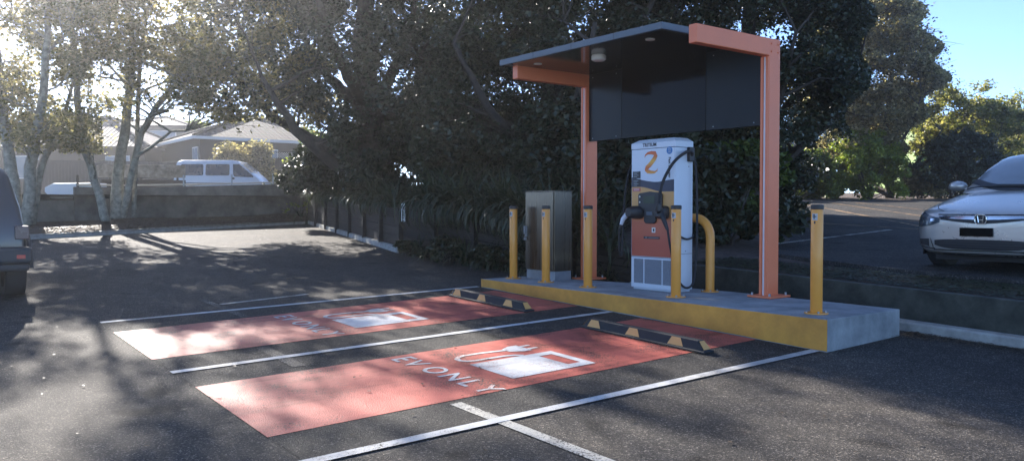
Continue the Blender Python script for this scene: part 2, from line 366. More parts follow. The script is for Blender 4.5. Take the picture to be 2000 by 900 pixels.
def strip2(pts, wd):
    pts = [Vector(p) for p in pts]; t_ = []; b_ = []
    for i, p in enumerate(pts):
        d = (pts[min(i+1, len(pts)-1)]-pts[max(i-1, 0)]).normalized(); n = Vector((-d.y, d.x))*wd/2
        t_.append(p+n); b_.append(p-n)
    return [[t_[i], t_[i+1], b_[i+1], b_[i]] for i in range(len(pts)-1)]
def icon(db, lab):
    # pump body with window, cable and plug; a towards island, b leftwards
    o = []
    A0, A1, B0, B1 = -2.965, -2.04, .97, 1.595
    wa0, wa1, wb0, wb1 = -2.27, -2.125, 1.085, 1.485
    o += [[(A0, B0), (wa0, B0), (wa0, B1), (A0, B1)], [(wa1, B0), (A1, B0), (A1, B1), (wa1, B1)], [(wa0, B0), (wa1, B0), (wa1, wb0), (wa0, wb0)], [(wa0, wb1), (wa1, wb1), (wa1, B1), (wa0, B1)]]
    path = [(-2.36, 1.60), (-2.42, 1.655), (-2.52, 1.685), (-2.68, 1.69), (-2.84, 1.69), (-2.91, 1.715), (-2.945, 1.765), (-2.94, 1.83), (-2.90, 1.885), (-2.82, 1.92), (-2.62, 1.915), (-2.34, 1.87)]
    o += strip2(path, .05)
    o += [[(-2.37, 1.80), (-2.25, 1.735), (-2.15, 1.735), (-2.15, 1.99), (-2.25, 1.99), (-2.37, 1.925)]]
    o += [[(-2.15, 1.90), (-2.04, 1.90), (-2.04, 1.945), (-2.15, 1.945)], [(-2.15, 1.775), (-2.04, 1.775), (-2.04, 1.82), (-2.15, 1.82)]]
    o = [[(a, b+db) for a, b in pl] for pl in o]
    return tag(mark('charging_symbol', o, M_whitei, .010), lab, 'painted symbol')
icon(0, 'white pump and plug symbol painted on the near red bay')
icon(2.79, 'white pump and plug symbol painted on the far red bay')
dg = None
def textmesh(body, size, ext=0, bold=0):
    cu = bpy.data.curves.new('t', 'FONT'); cu.body = body; cu.size = size; cu.extrude = ext; cu.align_x = 'CENTER'; cu.offset = bold
    cu.resolution_u = 3
    o = bpy.data.objects.new('t', cu); C.objects.link(o); bpy.context.view_layer.update()
    me = bpy.data.meshes.new_from_object(o.evaluated_get(bpy.context.evaluated_depsgraph_get()))
    bpy.data.objects.remove(o); return me
def evonly(db, lab):
    vv = []; ff = []
    for ch, bc in zip('EVONLY', (2.13, 1.92, 1.60, 1.31, 1.07, .83)):
        me = textmesh(ch, .30, 0, .004); n = len(vv)
        for v in me.vertices:
            vv.append(W(-3.415+v.co.y, bc+db-v.co.x*1.0, off=.010))
        ff += [[n+i for i in p.vertices] for p in me.polygons]
    mb = MB(); mb.add(vv, ff); o = mb.build('bay_lettering', M_whitei, fix=False)
    b = bmesh.new(); b.from_mesh(o.data); [f.normal_flip() for f in b.faces if f.normal.z < 0]; b.to_mesh(o.data); b.free()
    return tag(o, lab, 'painted lettering')
evonly(0, 'white EV ONLY lettering on the near red bay'); evonly(2.80, 'white EV ONLY lettering on the far red bay')
line(-3.73, .66, -3.70, -1.6, .10, M_oldwhite, 'worn white line crossing under the near white bay line at the bottom of the photo', .007)
line(-4.14, 3.42, -4.17, 2.45, .12, M_faint, 'short faded white line remnant between the two red bays', .007)
line(-3.6, 6.31, -2.34, 6.49, .09, M_oldwhite, 'worn white line beyond the far bay, in dappled shade', .007)
line(-3.66, 6.9, -3.66, 5.2, .1, M_faint, 'short faded white line stub just beyond the far white bay line', .004)
line(-4.1, 18.6, -5.3, 14.2, .1, M_faint, 'faint parking line near the left rear kerb', .006)
ul = [((1522,390),(1718,426),0),((1564,398),(1798,442),1),((1532,432),(1796,448),0),((1505,478),(1740,449),2),((1620,396),(1800,422),0),((1672,396),(1804,410),0)]
for k, (p, q, c) in enumerate(ul):
    a, b = G(*p, UP), G(*q, UP); d = (b-a); n = Vector((-d.y, d.x, 0)).normalized()*.05
    mb = MB(); mb.sheet([(v.x, v.y, gz(v.x, v.y, UP+.004+.001*k)) for v in (a-n, b-n, b+n, a+n)])
    o = mb.build('painted_line', [M_oldyel, M_oldyel, M_oldwhite][c], fix=False)
    if o.data.polygons[0].normal.z < 0: o.data.flip_normals()
    tag(o, ['long faded yellow line furthest left on the upper car park', 'long faded yellow line crossing toward the silver car headlight', 'faded yellow line running level across the shaded upper car park', 'white diagonal line nearest the camera on the upper car park', 'thin faded line in the sunlit strip, second furthest', 'furthest thin faded line in the sunlit strip of the upper car park'][k], 'painted line')
# ------------------------------------------------------------------ charging island
ZP = .63
isl = thing('concrete_island', 'raised concrete island with golden yellow front edge carrying the charger', 'kerb island', W(0, 0, 0), ANG)
ip = [(0, 0), (1.335, 0), (1.42, 2.2), (1.28, 3.87), (.90, 5.45), (.78, 5.62), (0, 5.62)]
mb = MB(); n = len(ip)
def lz(a, b): q = W(a, b); return q.z
top = [(a, b, ZP) for a, b in ip]; bot = [(a, b, lz(a, b)-.03) for a, b in ip]
mb.add(top+bot, [list(range(n)), list(range(n, 2*n))[::-1]] + [(i, (i+1) % n, n+(i+1) % n, n+i) for i in range(n)])
mb.build('concrete_slab', M_conc, isl, bevel=.008)
mb = MB(); k = 24
vt = [(-.0045, 5.622*i/k-.003, ZP-.002+rng.uniform(-.004, .001)) for i in range(k+1)]; vb = [(-.0045, 5.622*i/k-.003, lz(0, 5.62*i/k)+.008+rng.uniform(-.004, .006)) for i in range(k+1)]
mb.add(vt+vb, [(i, i+1, k+2+i, k+1+i) for i in range(k)])
o = mb.build('painted_face', M_yface, isl); sm = o.modifiers.new('s', 'SOLIDIFY'); sm.thickness = .003
# bollards
def make_bollard():
    r = thing('bollard', 'x', 'bollard', (0, 0, 0), ANG)
    m = MB(); m.cyl((0, 0, .012), .0585, 1.02, 28); auto_smooth(m.build('post', M_yellow, r, bevel=.004))
    m = MB(); m.tube([(0, 0, 1.03), (0, 0, 1.035), (0, 0, 1.07), (0, 0, 1.078)], [.0585, .063, .063, .05], 28); auto_smooth(m.build('cap', M_black, r))
    m = MB(); m.cyl((0, 0, 0), .115, .012, 28); f = m.build('base_plate', M_yellow, r, bevel=.002); auto_smooth(f)
    for q in range(4):
        m = MB(); a = math.pi/4+q*math.pi/2; m.cyl((.092*math.cos(a), .092*math.sin(a), .012), .011, .018, 6); m.build('bolt', M_galv, f)
    m = MB()  # sticker wrapped on the shaft facing the bays
    a0, a1 = math.pi*.90, math.pi*1.20; rr = .0592
    pts = [(rr*math.cos(a0+(a1-a0)*i/8), rr*math.sin(a0+(a1-a0)*i/8)) for i in range(9)]
    m.add([(x, y, .925) for x, y in pts]+[(x, y, .99) for x, y in pts], [(i, i+1, 10+i, 9+i) for i in range(8)])
    s = m.build('sticker', M_galv, r)
    m = MB(); rr = .0596
    for (u0, u1, z0, z1) in [(.15, .8, .955, .965), (.3, .5, .935, .985), (.15, .55, .972, .978)]:
        pp = [(rr*math.cos(a0+(a1-a0)*(u0+(u1-u0)*i/5)), rr*math.sin(a0+(a1-a0)*(u0+(u1-u0)*i/5))) for i in range(6)]
        m.add([(x, y, z0) for x, y in pp]+[(x, y, z1) for x, y in pp], [(i, i+1, 7+i, 6+i) for i in range(5)])
    pp = [(rr*math.cos(a0+(a1-a0)*(.4+.25*i/3)), rr*math.sin(a0+(a1-a0)*(.4+.25*i/3))) for i in range(4)]
    m.add([(x, y, .89) for x, y in pp]+[(x, y, .915) for x, y in pp], [(i, i+1, 5+i, 4+i) for i in range(3)])
    m.build('sticker_mark', M_ink, s)
    return r
b0 = make_bollard()
BL = [(.43, 5.40, 'yellow bollard at the far left end of the concrete island'), (.405, 4.617, 'yellow bollard standing in front of the stainless steel cabinet'), (.365, 3.70, 'yellow bollard in front of the left canopy post'), (.37, 2.185, 'yellow bollard standing in front of the charger right side'), (.32, .318, 'yellow bollard alone at the near right end of the island')]
for i, (a, b, l) in enumerate(BL):
    o = b0 if i == 0 else copy_tree(b0)
    o.location = W(a, b, ZP); tag(o, l, 'bollard', 'yellow bollards along the island')
# hoop guard behind the charger
hp = thing('hoop_guard', 'yellow curved pipe guard rail behind the charger', 'guard rail', W(1.20, 2.36, ZP), ANG)
m = MB(); pts = [(0, 0, .01), (0, 0, .68)] + [(0, .24-.24*math.cos(t*math.pi/2/8), .68+.24*math.sin(t*math.pi/2/8)) for t in range(1, 9)] + [(0, .71+.24*math.sin(t*math.pi/2/8), .68+.24*math.cos(t*math.pi/2/8)) for t in range(0, 9)] + [(0, .95, .01)]
m.tube(pts, .055, 20); auto_smooth(m.build('pipe', M_yellow, hp), 50)
for y in (0, .95):
    m = MB(); m.cyl((0, y, 0), .11, .012, 24); f = m.build('base_plate', M_yellow, hp)
    for q in range(4): m = MB(); m.cyl((.088*math.cos(q*1.57+.78), y+.088*math.sin(q*1.57+.78), .012), .01, .015, 6); m.build('bolt', M_galv, f)
# canopy
cp = thing('charging_canopy', 'coral steel framed canopy with dark slate roof over the charger', 'canopy', W(0, 0, ZP), ANG)
ZA = 3.63-ZP
for b in (1.52, 4.62):
    # post 0.2 deep x 0.11 wide, with a cantilever arm towards the bays
    m = MB(); w2 = .055
    prof = [(1.34, .02), (1.34, ZA), (-.14, ZA), (-.14, ZA-.20), (1.13, ZA-.20), (1.13, .02)]
    m.prism(prof, b-w2, b+w2, lambda u, v, d: (u, d, v)); fr = m.build('steel_frame', M_coral, cp, bevel=.008)
    m = MB(); m.box(1.126, 1.1315, b-.012, b+.014, .03, ZA-.21); m.build('light_strip', M_ledstrip, fr)
    m = MB(); m.box(1.115, 1.1285, b-w2+.004, b-.018, .03, ZA-.21); m.box(1.115, 1.1285, b+.020, b+w2-.004, .03, ZA-.21); m.build('post_flange', M_coral, fr)
    m = MB(); m.box(1.04, 1.43, b-.16, b+.16, .004, .028); bp = m.build('base_plate', M_coral, cp, bevel=.003)
    for x, y in ((1.08, -.12), (1.08, .12), (1.39, -.12), (1.39, .12)):
        m = MB(); m.cyl((x, b+y, .028), .014, .03, 6); m.build('bolt', M_galv, bp)
m = MB(); m.box(-.30, 1.33, 1.81, 4.76, ZA-.02, ZA+.055); rf = m.build('roof', M_slate, cp, bevel=.003)
m = MB(); m.box(-.285, 1.32, 1.825, 4.56, ZA-.026, ZA-.0215); m.box(-.285, 1.12, 4.68, 4.745, ZA-.026, ZA-.0215); m.build('soffit', M_soffit, rf)
for (a, b) in ((.006, 2.27), (.0, 4.30)):
    m = MB(); m.cyl((a, b, ZA-.034), .055, .008, 20); m.build('downlight', M_cream, cp)
m = MB(); m.tube([(.21, 3.34, ZA-.026), (.21, 3.34, ZA-.035), (.21, 3.34, ZA-.037), (.21, 3.34, ZA-.085), (.21, 3.34, ZA-.10)], [.085, .085, .092, .092, .07], 24); auto_smooth(m.build('dome_light', M_cream, cp))
ZB0, ZB1 = 2.64-ZP, ZA-.027
for nm, y0, y1, mt in (('dark_reflection_panel', 2.42, 3.89, M_panelc), ('side_panel', 1.578, 2.414, M_panels), ('side_panel', 3.896, 4.562, M_panels)):  # separate sheet tones stand in for reflections on one glossy panel
    m = MB(); m.box(1.17, 1.23, y0, y1, ZB0, ZB1); m.build(nm, mt, cp, bevel=.003)
for y in (2.55, 3.29, 4.03):
    m = MB(); m.box(-.3025, -.3005, y-.003, y+.003, ZA-.019, ZA+.054); m.build('fascia_joint', M_ink, rf)
for b in (1.52, 4.62):
    for z_ in (ZA-.06, ZA-.15):
        for x_ in (1.17, 1.30): m = MB(); m.cyl((x_, b-.064, z_), .011, .0095, 6, 'y'); m.build('bolt', M_coral, cp)
for y in (1.7, 2.3, 4.0, 4.48):
    for z_ in (ZB0+.04, ZB1-.05): m = MB(); m.cyl((1.165, y, z_), .007, .006, 8, 'x'); m.build('screw', M_galv, cp)
# ---------------------------- charger
ch = thing('fast_charger', 'tall white electric car fast charger with orange graphics, two plugs and a screen', 'charger', W(.715, 2.512, ZP), ANG)
CWD, CDP, CHT = .74, .33, 1.91
m = MB(); m.box(.006, CDP, 0, CWD, .03, 1.795); m.box(.02, CDP-.02, .02, CWD-.02, 0, .03); m.build('cabinet_body', M_white2, ch, bevel=.008)
m = MB(); m.box(.0, CDP, -.004, CWD+.004, 1.80, 1.87); 
m.add([(0, -.004, 1.87), (CDP, -.004, 1.87), (CDP, CWD+.004, 1.87), (0, CWD+.004, 1.87), (.05, .05, 1.915), (CDP-.05, .05, 1.915), (CDP-.05, CWD-.1, 1.915), (.05, CWD-.1, 1.915)], [(0, 1, 5, 4), (1, 2, 6, 5), (2, 3, 7, 6), (3, 0, 4, 7), (4, 5, 6, 7)])
hd = m.build('header_cap', M_white2, ch)
def front(poly, d, mt, name, parent, d0=.002):
    """poly of (s,h) with s from the viewer's left; d = distance in front of the door skin"""
    m = MB(); m.prism(poly, -d0, -d, lambda s, h, q: (q, CWD-s, h)); return m.build(name, mt, parent)
def ftext(body, size, s, h, mt, name, parent, d=.004, rot=0, bold=0):
    me = textmesh(body, size, .0008, bold); cr, sr = math.cos(rot), math.sin(rot)
    for v in me.vertices:
        x, y, z = v.co; x, y = x*cr-y*sr, x*sr+y*cr
        v.co = (-d-z, CWD-(s+x), h+y)
    me.materials.clear(); me.materials.append(mt); return link(name, me, parent)
door = front([(.008, .03), (CWD-.008, .03), (CWD-.008, 1.79), (.008, 1.79)], .004, M_white2, 'door', ch, -.006)
ftext('TRITIUM', .062, .315, 1.822, M_ink, 'lettering', hd, .002, 0, .0015)
bands = lambda xs, f0, f1: [(x, f0(x)) for x in xs]+[(x, f1(x)) for x in xs[::-1]]
xs = lin(.012, CWD-.012, 24)
wt = lambda x: 1.445-.075*math.sin(min(1, max(0, (x-.0)/.5))*math.pi/2)+.028*smooth((x-.4)/.35)
wb = lambda x: 1.315-.065*smooth((x-.15)/.4)
amb = lambda x: 1.03
front(bands(xs, wb, wt), .0060, M_navy, 'navy_wave', door, .0042)
front(bands(xs, lambda x: 1.02, wb), .0056, M_amber, 'amber_band', door, .0042)
grad = mat('amber to coral print', (.5, .14, .07), .4, var=.03)
t_ = grad.node_tree; tc_ = t_.nodes.new('ShaderNodeTexCoord'); sx_ = t_.nodes.new('ShaderNodeSeparateXYZ'); t_.links.new(tc_.outputs['Object'], sx_.inputs[0])
r_ = t_.nodes.new('ShaderNodeValToRGB'); mr_ = t_.nodes.new('ShaderNodeMapRange'); t_.links.new(sx_.outputs[2], mr_.inputs[0]); mr_.inputs[1].default_value = .43; mr_.inputs[2].default_value = 1.02
t_.links.new(mr_.outputs[0], r_.inputs[0]); e_ = r_.color_ramp.elements; e_[0].position = .3; e_[0].color = (.46, .095, .05, 1); e_[1].position = 1; e_[1].color = (.62, .32, .10, 1); e_.new(.72).color = (.52, .14, .07, 1)
t_.links.new(r_.outputs[0], t_.nodes['Principled BSDF'].inputs['Base Color'])
front([(.012, .43), (CWD-.012, .43), (CWD-.012, 1.02), (.012, 1.02)], .0056, grad, 'coral_band', door, .0042)
# swoosh emblem
gz_ = mat('orange to yellow swoosh', (.7, .2, .03), .4, var=.02); t_ = gz_.node_tree; tc_ = t_.nodes.new('ShaderNodeTexCoord'); sx_ = t_.nodes.new('ShaderNodeSeparateXYZ'); t_.links.new(tc_.outputs['Object'], sx_.inputs[0])
mr_ = t_.nodes.new('ShaderNodeMapRange'); mr_.inputs[1].default_value = 1.48; mr_.inputs[2].default_value = 1.76; t_.links.new(sx_.outputs[2], mr_.inputs[0]); r_ = t_.nodes.new('ShaderNodeValToRGB'); t_.links.new(mr_.outputs[0], r_.inputs[0])
e_ = r_.color_ramp.elements; e_[0].color = (.75, .33, .04, 1); e_[0].position = 0; e_[1].position = 1; e_[1].color = (.62, .10, .02, 1); e_.new(.25).color = (.62, .12, .02, 1); e_.new(.55).color = (.78, .42, .05, 1); e_.new(.75).color = (.66, .16, .02, 1)
t_.links.new(r_.outputs[0], t_.nodes['Principled BSDF'].inputs['Base Color'])
def ribbon(cl):
    L1 = []; L2 = []
    for i, (x, y, wd) in enumerate(cl):
        a = Vector(cl[max(i-1, 0)][:2]); b = Vector(cl[min(i+1, len(cl)-1)][:2]); d = (b-a).normalized(); n = Vector((-d.y, d.x))*wd/2
        L1.append((x+n.x, y+n.y)); L2.append((x-n.x, y-n.y))
    return L1, L2
cl = [(.235, 1.685, .004), (.25, 1.715, .018), (.29, 1.737, .03), (.35, 1.742, .042), (.41, 1.732, .056), (.425, 1.70, .062), (.40, 1.66, .062), (.36, 1.62, .06), (.32, 1.585, .06), (.275, 1.555, .06), (.265, 1.53, .058), (.29, 1.508, .05), (.35, 1.497, .040), (.41, 1.495, .028), (.45, 1.515, .016), (.455, 1.54, .003)]
L1, L2 = ribbon(cl); m = MB()
for i in range(len(cl)-1): m.add([(-.0065, CWD-s, h) for s, h in (L1[i], L1[i+1], L2[i+1], L2[i])], [(0, 1, 2, 3)])
m.build('swoosh_emblem', gz_, door)
cir = [(.652+.047*math.cos(t*math.pi/14), 1.755+.047*math.sin(t*math.pi/14)) for t in range(28)]
bd = front(cir, .0060, M_blue, 'blue_badge', door, .0042)
ftext('75', .045, .652, 1.757, M_white2, 'badge_number', bd, .0075); ftext('kW', .028, .652, 1.728, M_white2, 'badge_unit', bd, .0075)
ftext('Fast charger', .052, .640, 1.545, M_ink, 'lettering', door, .0055, -math.pi/2, .0015)
for k, (h0, h1) in enumerate(((1.425, 1.515), (1.315, 1.415))):
    f_ = front([(.03, h0), (.165, h0), (.165, h1), (.03, h1)], .0075, M_ink, 'instruction_sticker', door, .0062)
    m = MB()
    for q in range(4): m.box(-.0082, -.0078, CWD-.05-.08*(1 if q % 2 else .7), CWD-.045, h0+.018+q*.02, h0+.023+q*.02)
    m.build('sticker_text', M_galv, f_)
f_ = front([(.03, 1.258), (.165, 1.258), (.165, 1.30), (.03, 1.30)], .0075, M_redv, 'warning_sticker', door, .0058)
m = MB(); [m.box(-.0082, -.0078, CWD-.15, CWD-.045, 1.268+q*.011, 1.272+q*.011) for q in range(3)]; m.build('sticker_text', M_cream, f_)
# screen console
hs = front([(.15, 1.075), (.15, 1.215), (.175, 1.235), (.35, 1.252), (.525, 1.235), (.55, 1.215), (.55, 1.075), (.45, 1.02), (.45, .875), (.42, .85), (.28, .85), (.25, .875), (.25, 1.02)], .035, M_black, 'screen_console', ch); 
bv = hs.modifiers.new('b', 'BEVEL'); bv.width = .008; bv.segments = 2
front([(.235, 1.095), (.45, 1.095), (.45, 1.205), (.235, 1.205)], .0365, M_black, 'screen_frame', hs, .0355)
front([(.25, 1.102), (.44, 1.102), (.44, 1.195), (.25, 1.195)], .0385, M_lcd, 'screen', hs, .037)
for s in (.185, .515):
    for h in (1.12, 1.19):
        m = MB(); m.cyl((-.042, CWD-s, h), .011, .008, 12, 'x'); m.build('button', M_cream, hs)
front([(.30, .955), (.40, .955), (.40, 1.0), (.30, 1.0)], .040, M_slate, 'card_reader', hs, .0355)
f_ = front([(.365, .735), (.425, .735), (.425, .80), (.365, .80)], .0075, M_cream, 'small_notice', door, .0058)
front([(.385, .75), (.41, .75), (.41, .785), (.385, .785)], .0085, M_ink, 'notice_mark', f_, .0077)
f_ = front([(.225, .655), (.50, .655), (.50, .685), (.225, .685)], .0075, M_ink, 'name_strip', door, .0058)
m = MB(); m.box(-.0083, -.0078, CWD-.48, CWD-.31, .668, .673); m.box(-.0083, -.0078, CWD-.285, CWD-.25, .666, .676); m.build('strip_text', M_galv, f_)
# louvre grilles: perforated white sheet over a dark void
perf = mat('perforated grille', (.05, .055, .07), .6, var=.1); t_ = perf.node_tree; tc_ = t_.nodes.new('ShaderNodeTexCoord'); vo = t_.nodes.new('ShaderNodeTexVoronoi'); vo.inputs['Scale'].default_value = 105; vo.inputs['Randomness'].default_value = .05; t_.links.new(tc_.outputs['Object'], vo.inputs['Vector'])
r_ = t_.nodes.new('ShaderNodeValToRGB'); r_.color_ramp.elements[0].position = .50; r_.color_ramp.elements[0].color = (.03, .035, .05, 1); r_.color_ramp.elements[1].position = .60; r_.color_ramp.elements[1].color = (.5, .54, .6, 1); t_.links.new(vo.outputs['Distance'], r_.inputs[0]); t_.links.new(r_.outputs[0], t_.nodes['Principled BSDF'].inputs['Base Color'])
for s0, s1 in ((.055, .22), (.245, .53), (.555, .70)):
    front([(s0, .085), (s1, .085), (s1, .395), (s0, .395)], .0065, perf, 'vent_grille', door, .0042)
front([(.008, .418), (CWD-.008, .418), (CWD-.008, .424), (.008, .424)], .0062, M_ink, 'door_seam', door, .0042)
for s in (.236, .543):
    for q in range(12): m = MB(); m.cyl((-.0062, CWD-s, .10+q*.026), .005, .002, 6, 'x'); m.build('screw', M_black, door)
# holsters, plugs, cables
def holster(yc, sgn):
    m = MB(); n = 14; rings = []
    sec = [(.0, .105, .085), (-.05, .10, .085), (-.12, .075, .068), (-.155, .05, .05)]
    for (x, ry, rz) in sec:
        rings.append([(x, yc+sgn*(.01-.25*x)+ry*math.copysign(abs(math.cos(2*math.pi*i/n))**.6, math.cos(2*math.pi*i/n)), .99+rz*math.copysign(abs(math.sin(2*math.pi*i/n))**.6, math.sin(2*math.pi*i/n))) for i in range(n)])
    v = [q for r in rings for q in r]; f = [(i*n+k, i*n+(k+1) % n, (i+1)*n+(k+1) % n, (i+1)*n+k) for i in range(3) for k in range(n)]+[[3*n+k for k in range(n)], list(range(n))[::-1]]
    m.add(v, f); return auto_smooth(m.build('plug_holster', M_black, ch), 30)
holster(CWD-.14, 1); holster(CWD-.545, -1)
# left plug: white handle poking out to the viewer's left, cable dropping then looping up to the left side
m = MB(); m.tube([(-.06, CWD+.01, .97), (-.09, CWD+.065, .90), (-.10, CWD+.085, .83)], [.035, .03, .022], 12); pl = auto_smooth(m.build('plug_handle', M_white2, ch))
def bez(pts, n=14):
    pts = [Vector(p) for p in pts]; out = []
    P_ = [pts[0]]+pts+[pts[-1]]
    for i in range(1, len(P_)-2):
        for k in range(n):
            t = k/n; a, b, c, d = P_[i-1], P_[i], P_[i+1], P_[i+2]
            out.append(.5*((2*b)+(c-a)*t+(2*a-5*b+4*c-d)*t*t+(3*b-a-3*c+d)*t**3))
    out.append(pts[-1]); return out
m = MB(); m.tube(bez([(-.10, CWD+.085, .84), (-.10, CWD+.12, .72), (-.05, CWD+.17, .50), (.06, CWD+.24, .42), (.14, CWD+.30, .60), (.17, CWD+.31, 1.0), (.17, CWD+.24, 1.45), (.17, CWD+.10, 1.70), (.17, CWD-.01, 1.72)]), .014, 10); auto_smooth(m.build('charging_cable', M_rubber, ch), 60)
m = MB(); m.box(.11, .23, CWD, CWD+.035, 1.63, 1.80); m.build('cable_gland', M_black, ch, bevel=.008)
# right: gland near the top of the side, thick cable arching across the front to its plug
m = MB(); m.box(.215, .305, -.05, 0.0, 1.62, 1.80); m.build('cable_gland', M_black, ch, bevel=.01)
m = MB(); m.tube([(-.10, .135, .99), (-.15, .12, 1.03), (-.16, .12, 1.10)], [.05, .045, .03], 12); m.tube([(-.12, .12, 1.0), (-.13, .06, .90), (-.11, .02, .78)], [.035, .03, .02], 12); auto_smooth(m.build('plug_handle', M_black, ch))
m = MB(); m.tube(bez([(.26, -.055, 1.70), (.20, -.085, 1.74), (.08, -.09, 1.72), (-.06, -.03, 1.60), (-.13, .06, 1.40), (-.16, .10, 1.22), (-.16, .12, 1.08)]), .019, 12); auto_smooth(m.build('charging_cable', M_rubber, ch), 60)
m = MB(); m.tube(bez([(-.11, .02, .80), (-.10, -.01, .60), (-.03, -.03, .30), (.05, -.05, .12), (.16, -.07, .06), (.26, -.08, .14), (.31, -.08, .45), (.33, -.07, 1.0), (.33, -.05, 1.5), (.30, -.04, 1.68)]), .014, 10); auto_smooth(m.build('hanging_cable', M_rubber, ch), 60)
m = MB(); m.tube(bez([(-.02, -.006, .73), (.05, -.03, .70), (.18, -.035, .66), (.30, -.03, .68), (.335, .0, .72)]), .012, 8); m.build('cable_strap', M_rubber, ch)
m = MB(); m.box(.0, CDP+.001, -.0015, 0, .475, .479); m.cyl((.2, -.004, .51), .006, .004, 8, 'y'); m.cyl((.25, -.004, 1.56), .006, .004, 8, 'y'); m.build('side_seam', M_ink, ch)
# ---------------------------- stainless cabinet
cb = thing('electrical_cabinet', 'brushed stainless steel electrical cabinet on grey plinth', 'cabinet', W(.635, 4.70, ZP), ANG)
m = MB(); m.box(0, .33, 0, .66, .135, 1.285); m.box(-.018, .34, -.01, .67, 1.285, 1.297); m.build('cabinet_body', M_steel, cb, bevel=.004)
m = MB(); m.box(-.022, -.003, .015, .645, .15, 1.275); dr = m.build('door', M_steel, cb, bevel=.003)
m = MB(); m.box(.008, .322, .008, .652, 0, .134); m.build('plinth', M_galv, cb, bevel=.003)
m = MB(); m.box(-.045, -.0225, .595, .632, .62, .78); m.box(-.075, -.045, .602, .625, .66, .78); hd_ = m.build('door_handle', M_galv, dr, bevel=.004)
m = MB(); m.tube([(-.052, .612+.018*math.cos(t*math.pi/6), .62+.018*math.sin(t*math.pi/6)) for t in range(7)], .004, 6); m.box(-.066, -.038, .592, .632, .57, .612); m.build('padlock', M_galv, hd_)
# ---------------------------- wheel stops
def make_stop():
    r = thing('wheel_stop', 'x', 'wheel stop', (0, 0, 0), ANG)
    L_ = 1.70; m = MB(); prof = [(-.085, 0), (-.085, .018), (-.062, .022), (-.042, .105), (.042, .105), (.062, .022), (.085, .018), (.085, 0)]
    n = len(prof); secs = []
    for y, sc in ((0, .0), (.02, .12), (.10, 1), (L_-.10, 1), (L_-.02, .12), (L_, 0)):
        secs.append([(x*(1 if sc == 1 else .93), y, z if z < .03 else .02+(z-.02)*sc) for x, z in prof])
    v = [q for s in secs for q in s]; f = [(i*n+k, i*n+(k+1) % n, (i+1)*n+(k+1) % n, (i+1)*n+k) for i in range(5) for k in range(n)]+[list(range(n))[::-1], [5*n+k for k in range(n)]]
    m.add(v, f); m.build('rubber_block', M_rubber, r, bevel=.004)
    for yc in (.36, .93, 1.50):
        m = MB(); q = lambda y, z: (-.062+(z-.022)/.083*.020-.0025, y, z)
        m.add([q(yc-.10, .026), q(yc+.10, .026), q(yc+.055, .102), q(yc-.055, .102)], [(0, 1, 2, 3)]); m.build('reflector', M_refl, r)
    for sy, y0 in ((1, 0), (-1, L_)):
        m = MB(); m.add([(-.05, y0+sy*.018, .031), (.05, y0+sy*.018, .031), (.034, y0+sy*.088, .101), (-.034, y0+sy*.088, .101)], [(0, 1, 2, 3)]); m.build('end_reflector', M_refl, r)
    return r
st = make_stop()
for i, (a, b, l) in enumerate(((-.93, .63, 'black rubber wheel stop with amber reflectors in the near red bay'), (-.81, 3.46, 'black rubber wheel stop with amber reflectors in the far red bay'))):
    o = st if i == 0 else copy_tree(st); o.location = W(a, b, off=.008); o.rotation_euler = Matrix.Rotation(math.atan(SL), 3, 'X').to_4x4().to_3x3() @ Matrix.Rotation(ANG, 3, 'Z') and (Matrix.Rotation(math.atan(SL), 4, 'X') @ Matrix.Rotation(ANG, 4, 'Z')).to_euler()
    tag(o, l, 'wheel stop', 'wheel stops in the charging bays')
#PART2
# ------------------------------------------------------------------ walls
def sweep_wall(name, label, pts, topf, wd, m, cat='wall', botf=None, bevel=.01, side=-1):
    """pts: world xy list; topf(i,p)->z ; thickness to the back"""
    mb = MB(); v = []; N = len(pts)
    base = Vector((pts[N//2].x, pts[N//2].y, gz(pts[N//2].x, pts[N//2].y)))
    for i, p in enumerate(pts):
        d = (pts[min(i+1, N-1)]-pts[max(i-1, 0)]); d.z = 0; d.normalize(); nn = Vector((d.y, -d.x, 0))*side*wd
        zt = topf(i, p); zb = (botf(i, p) if botf else gz(p.x, p.y)-.05)
        v += [(p.x, p.y, zb), (p.x, p.y, zt), (p.x+nn.x, p.y+nn.y, zt), (p.x+nn.x, p.y+nn.y, zb)]
    f = [(i*4+k, i*4+(k+1) % 4, (i+1)*4+(k+1) % 4, (i+1)*4+k) for i in range(N-1) for k in range(4)]+[(0, 1, 2, 3), ((N-1)*4+3, (N-1)*4+2, (N-1)*4+1, (N-1)*4)]
    mb.add([Vector(q)-base for q in v], f); o = mb.build(name, m, None, bevel=bevel); o.location = base
    return tag(o, label, cat)
pts = subdiv([W(1.80, -26), W(1.80, 4.2)], .6)
sweep_wall('retaining_wall', 'low dark mossy concrete retaining wall behind the kerb and island', pts, lambda i, p: gz(p.x, p.y, .43), .14, M_mosswall, side=1)
tw = thing('timber_retaining_wall', 'dark weathered timber retaining wall below the big trees', 'wall', W(1.8, 11.1))
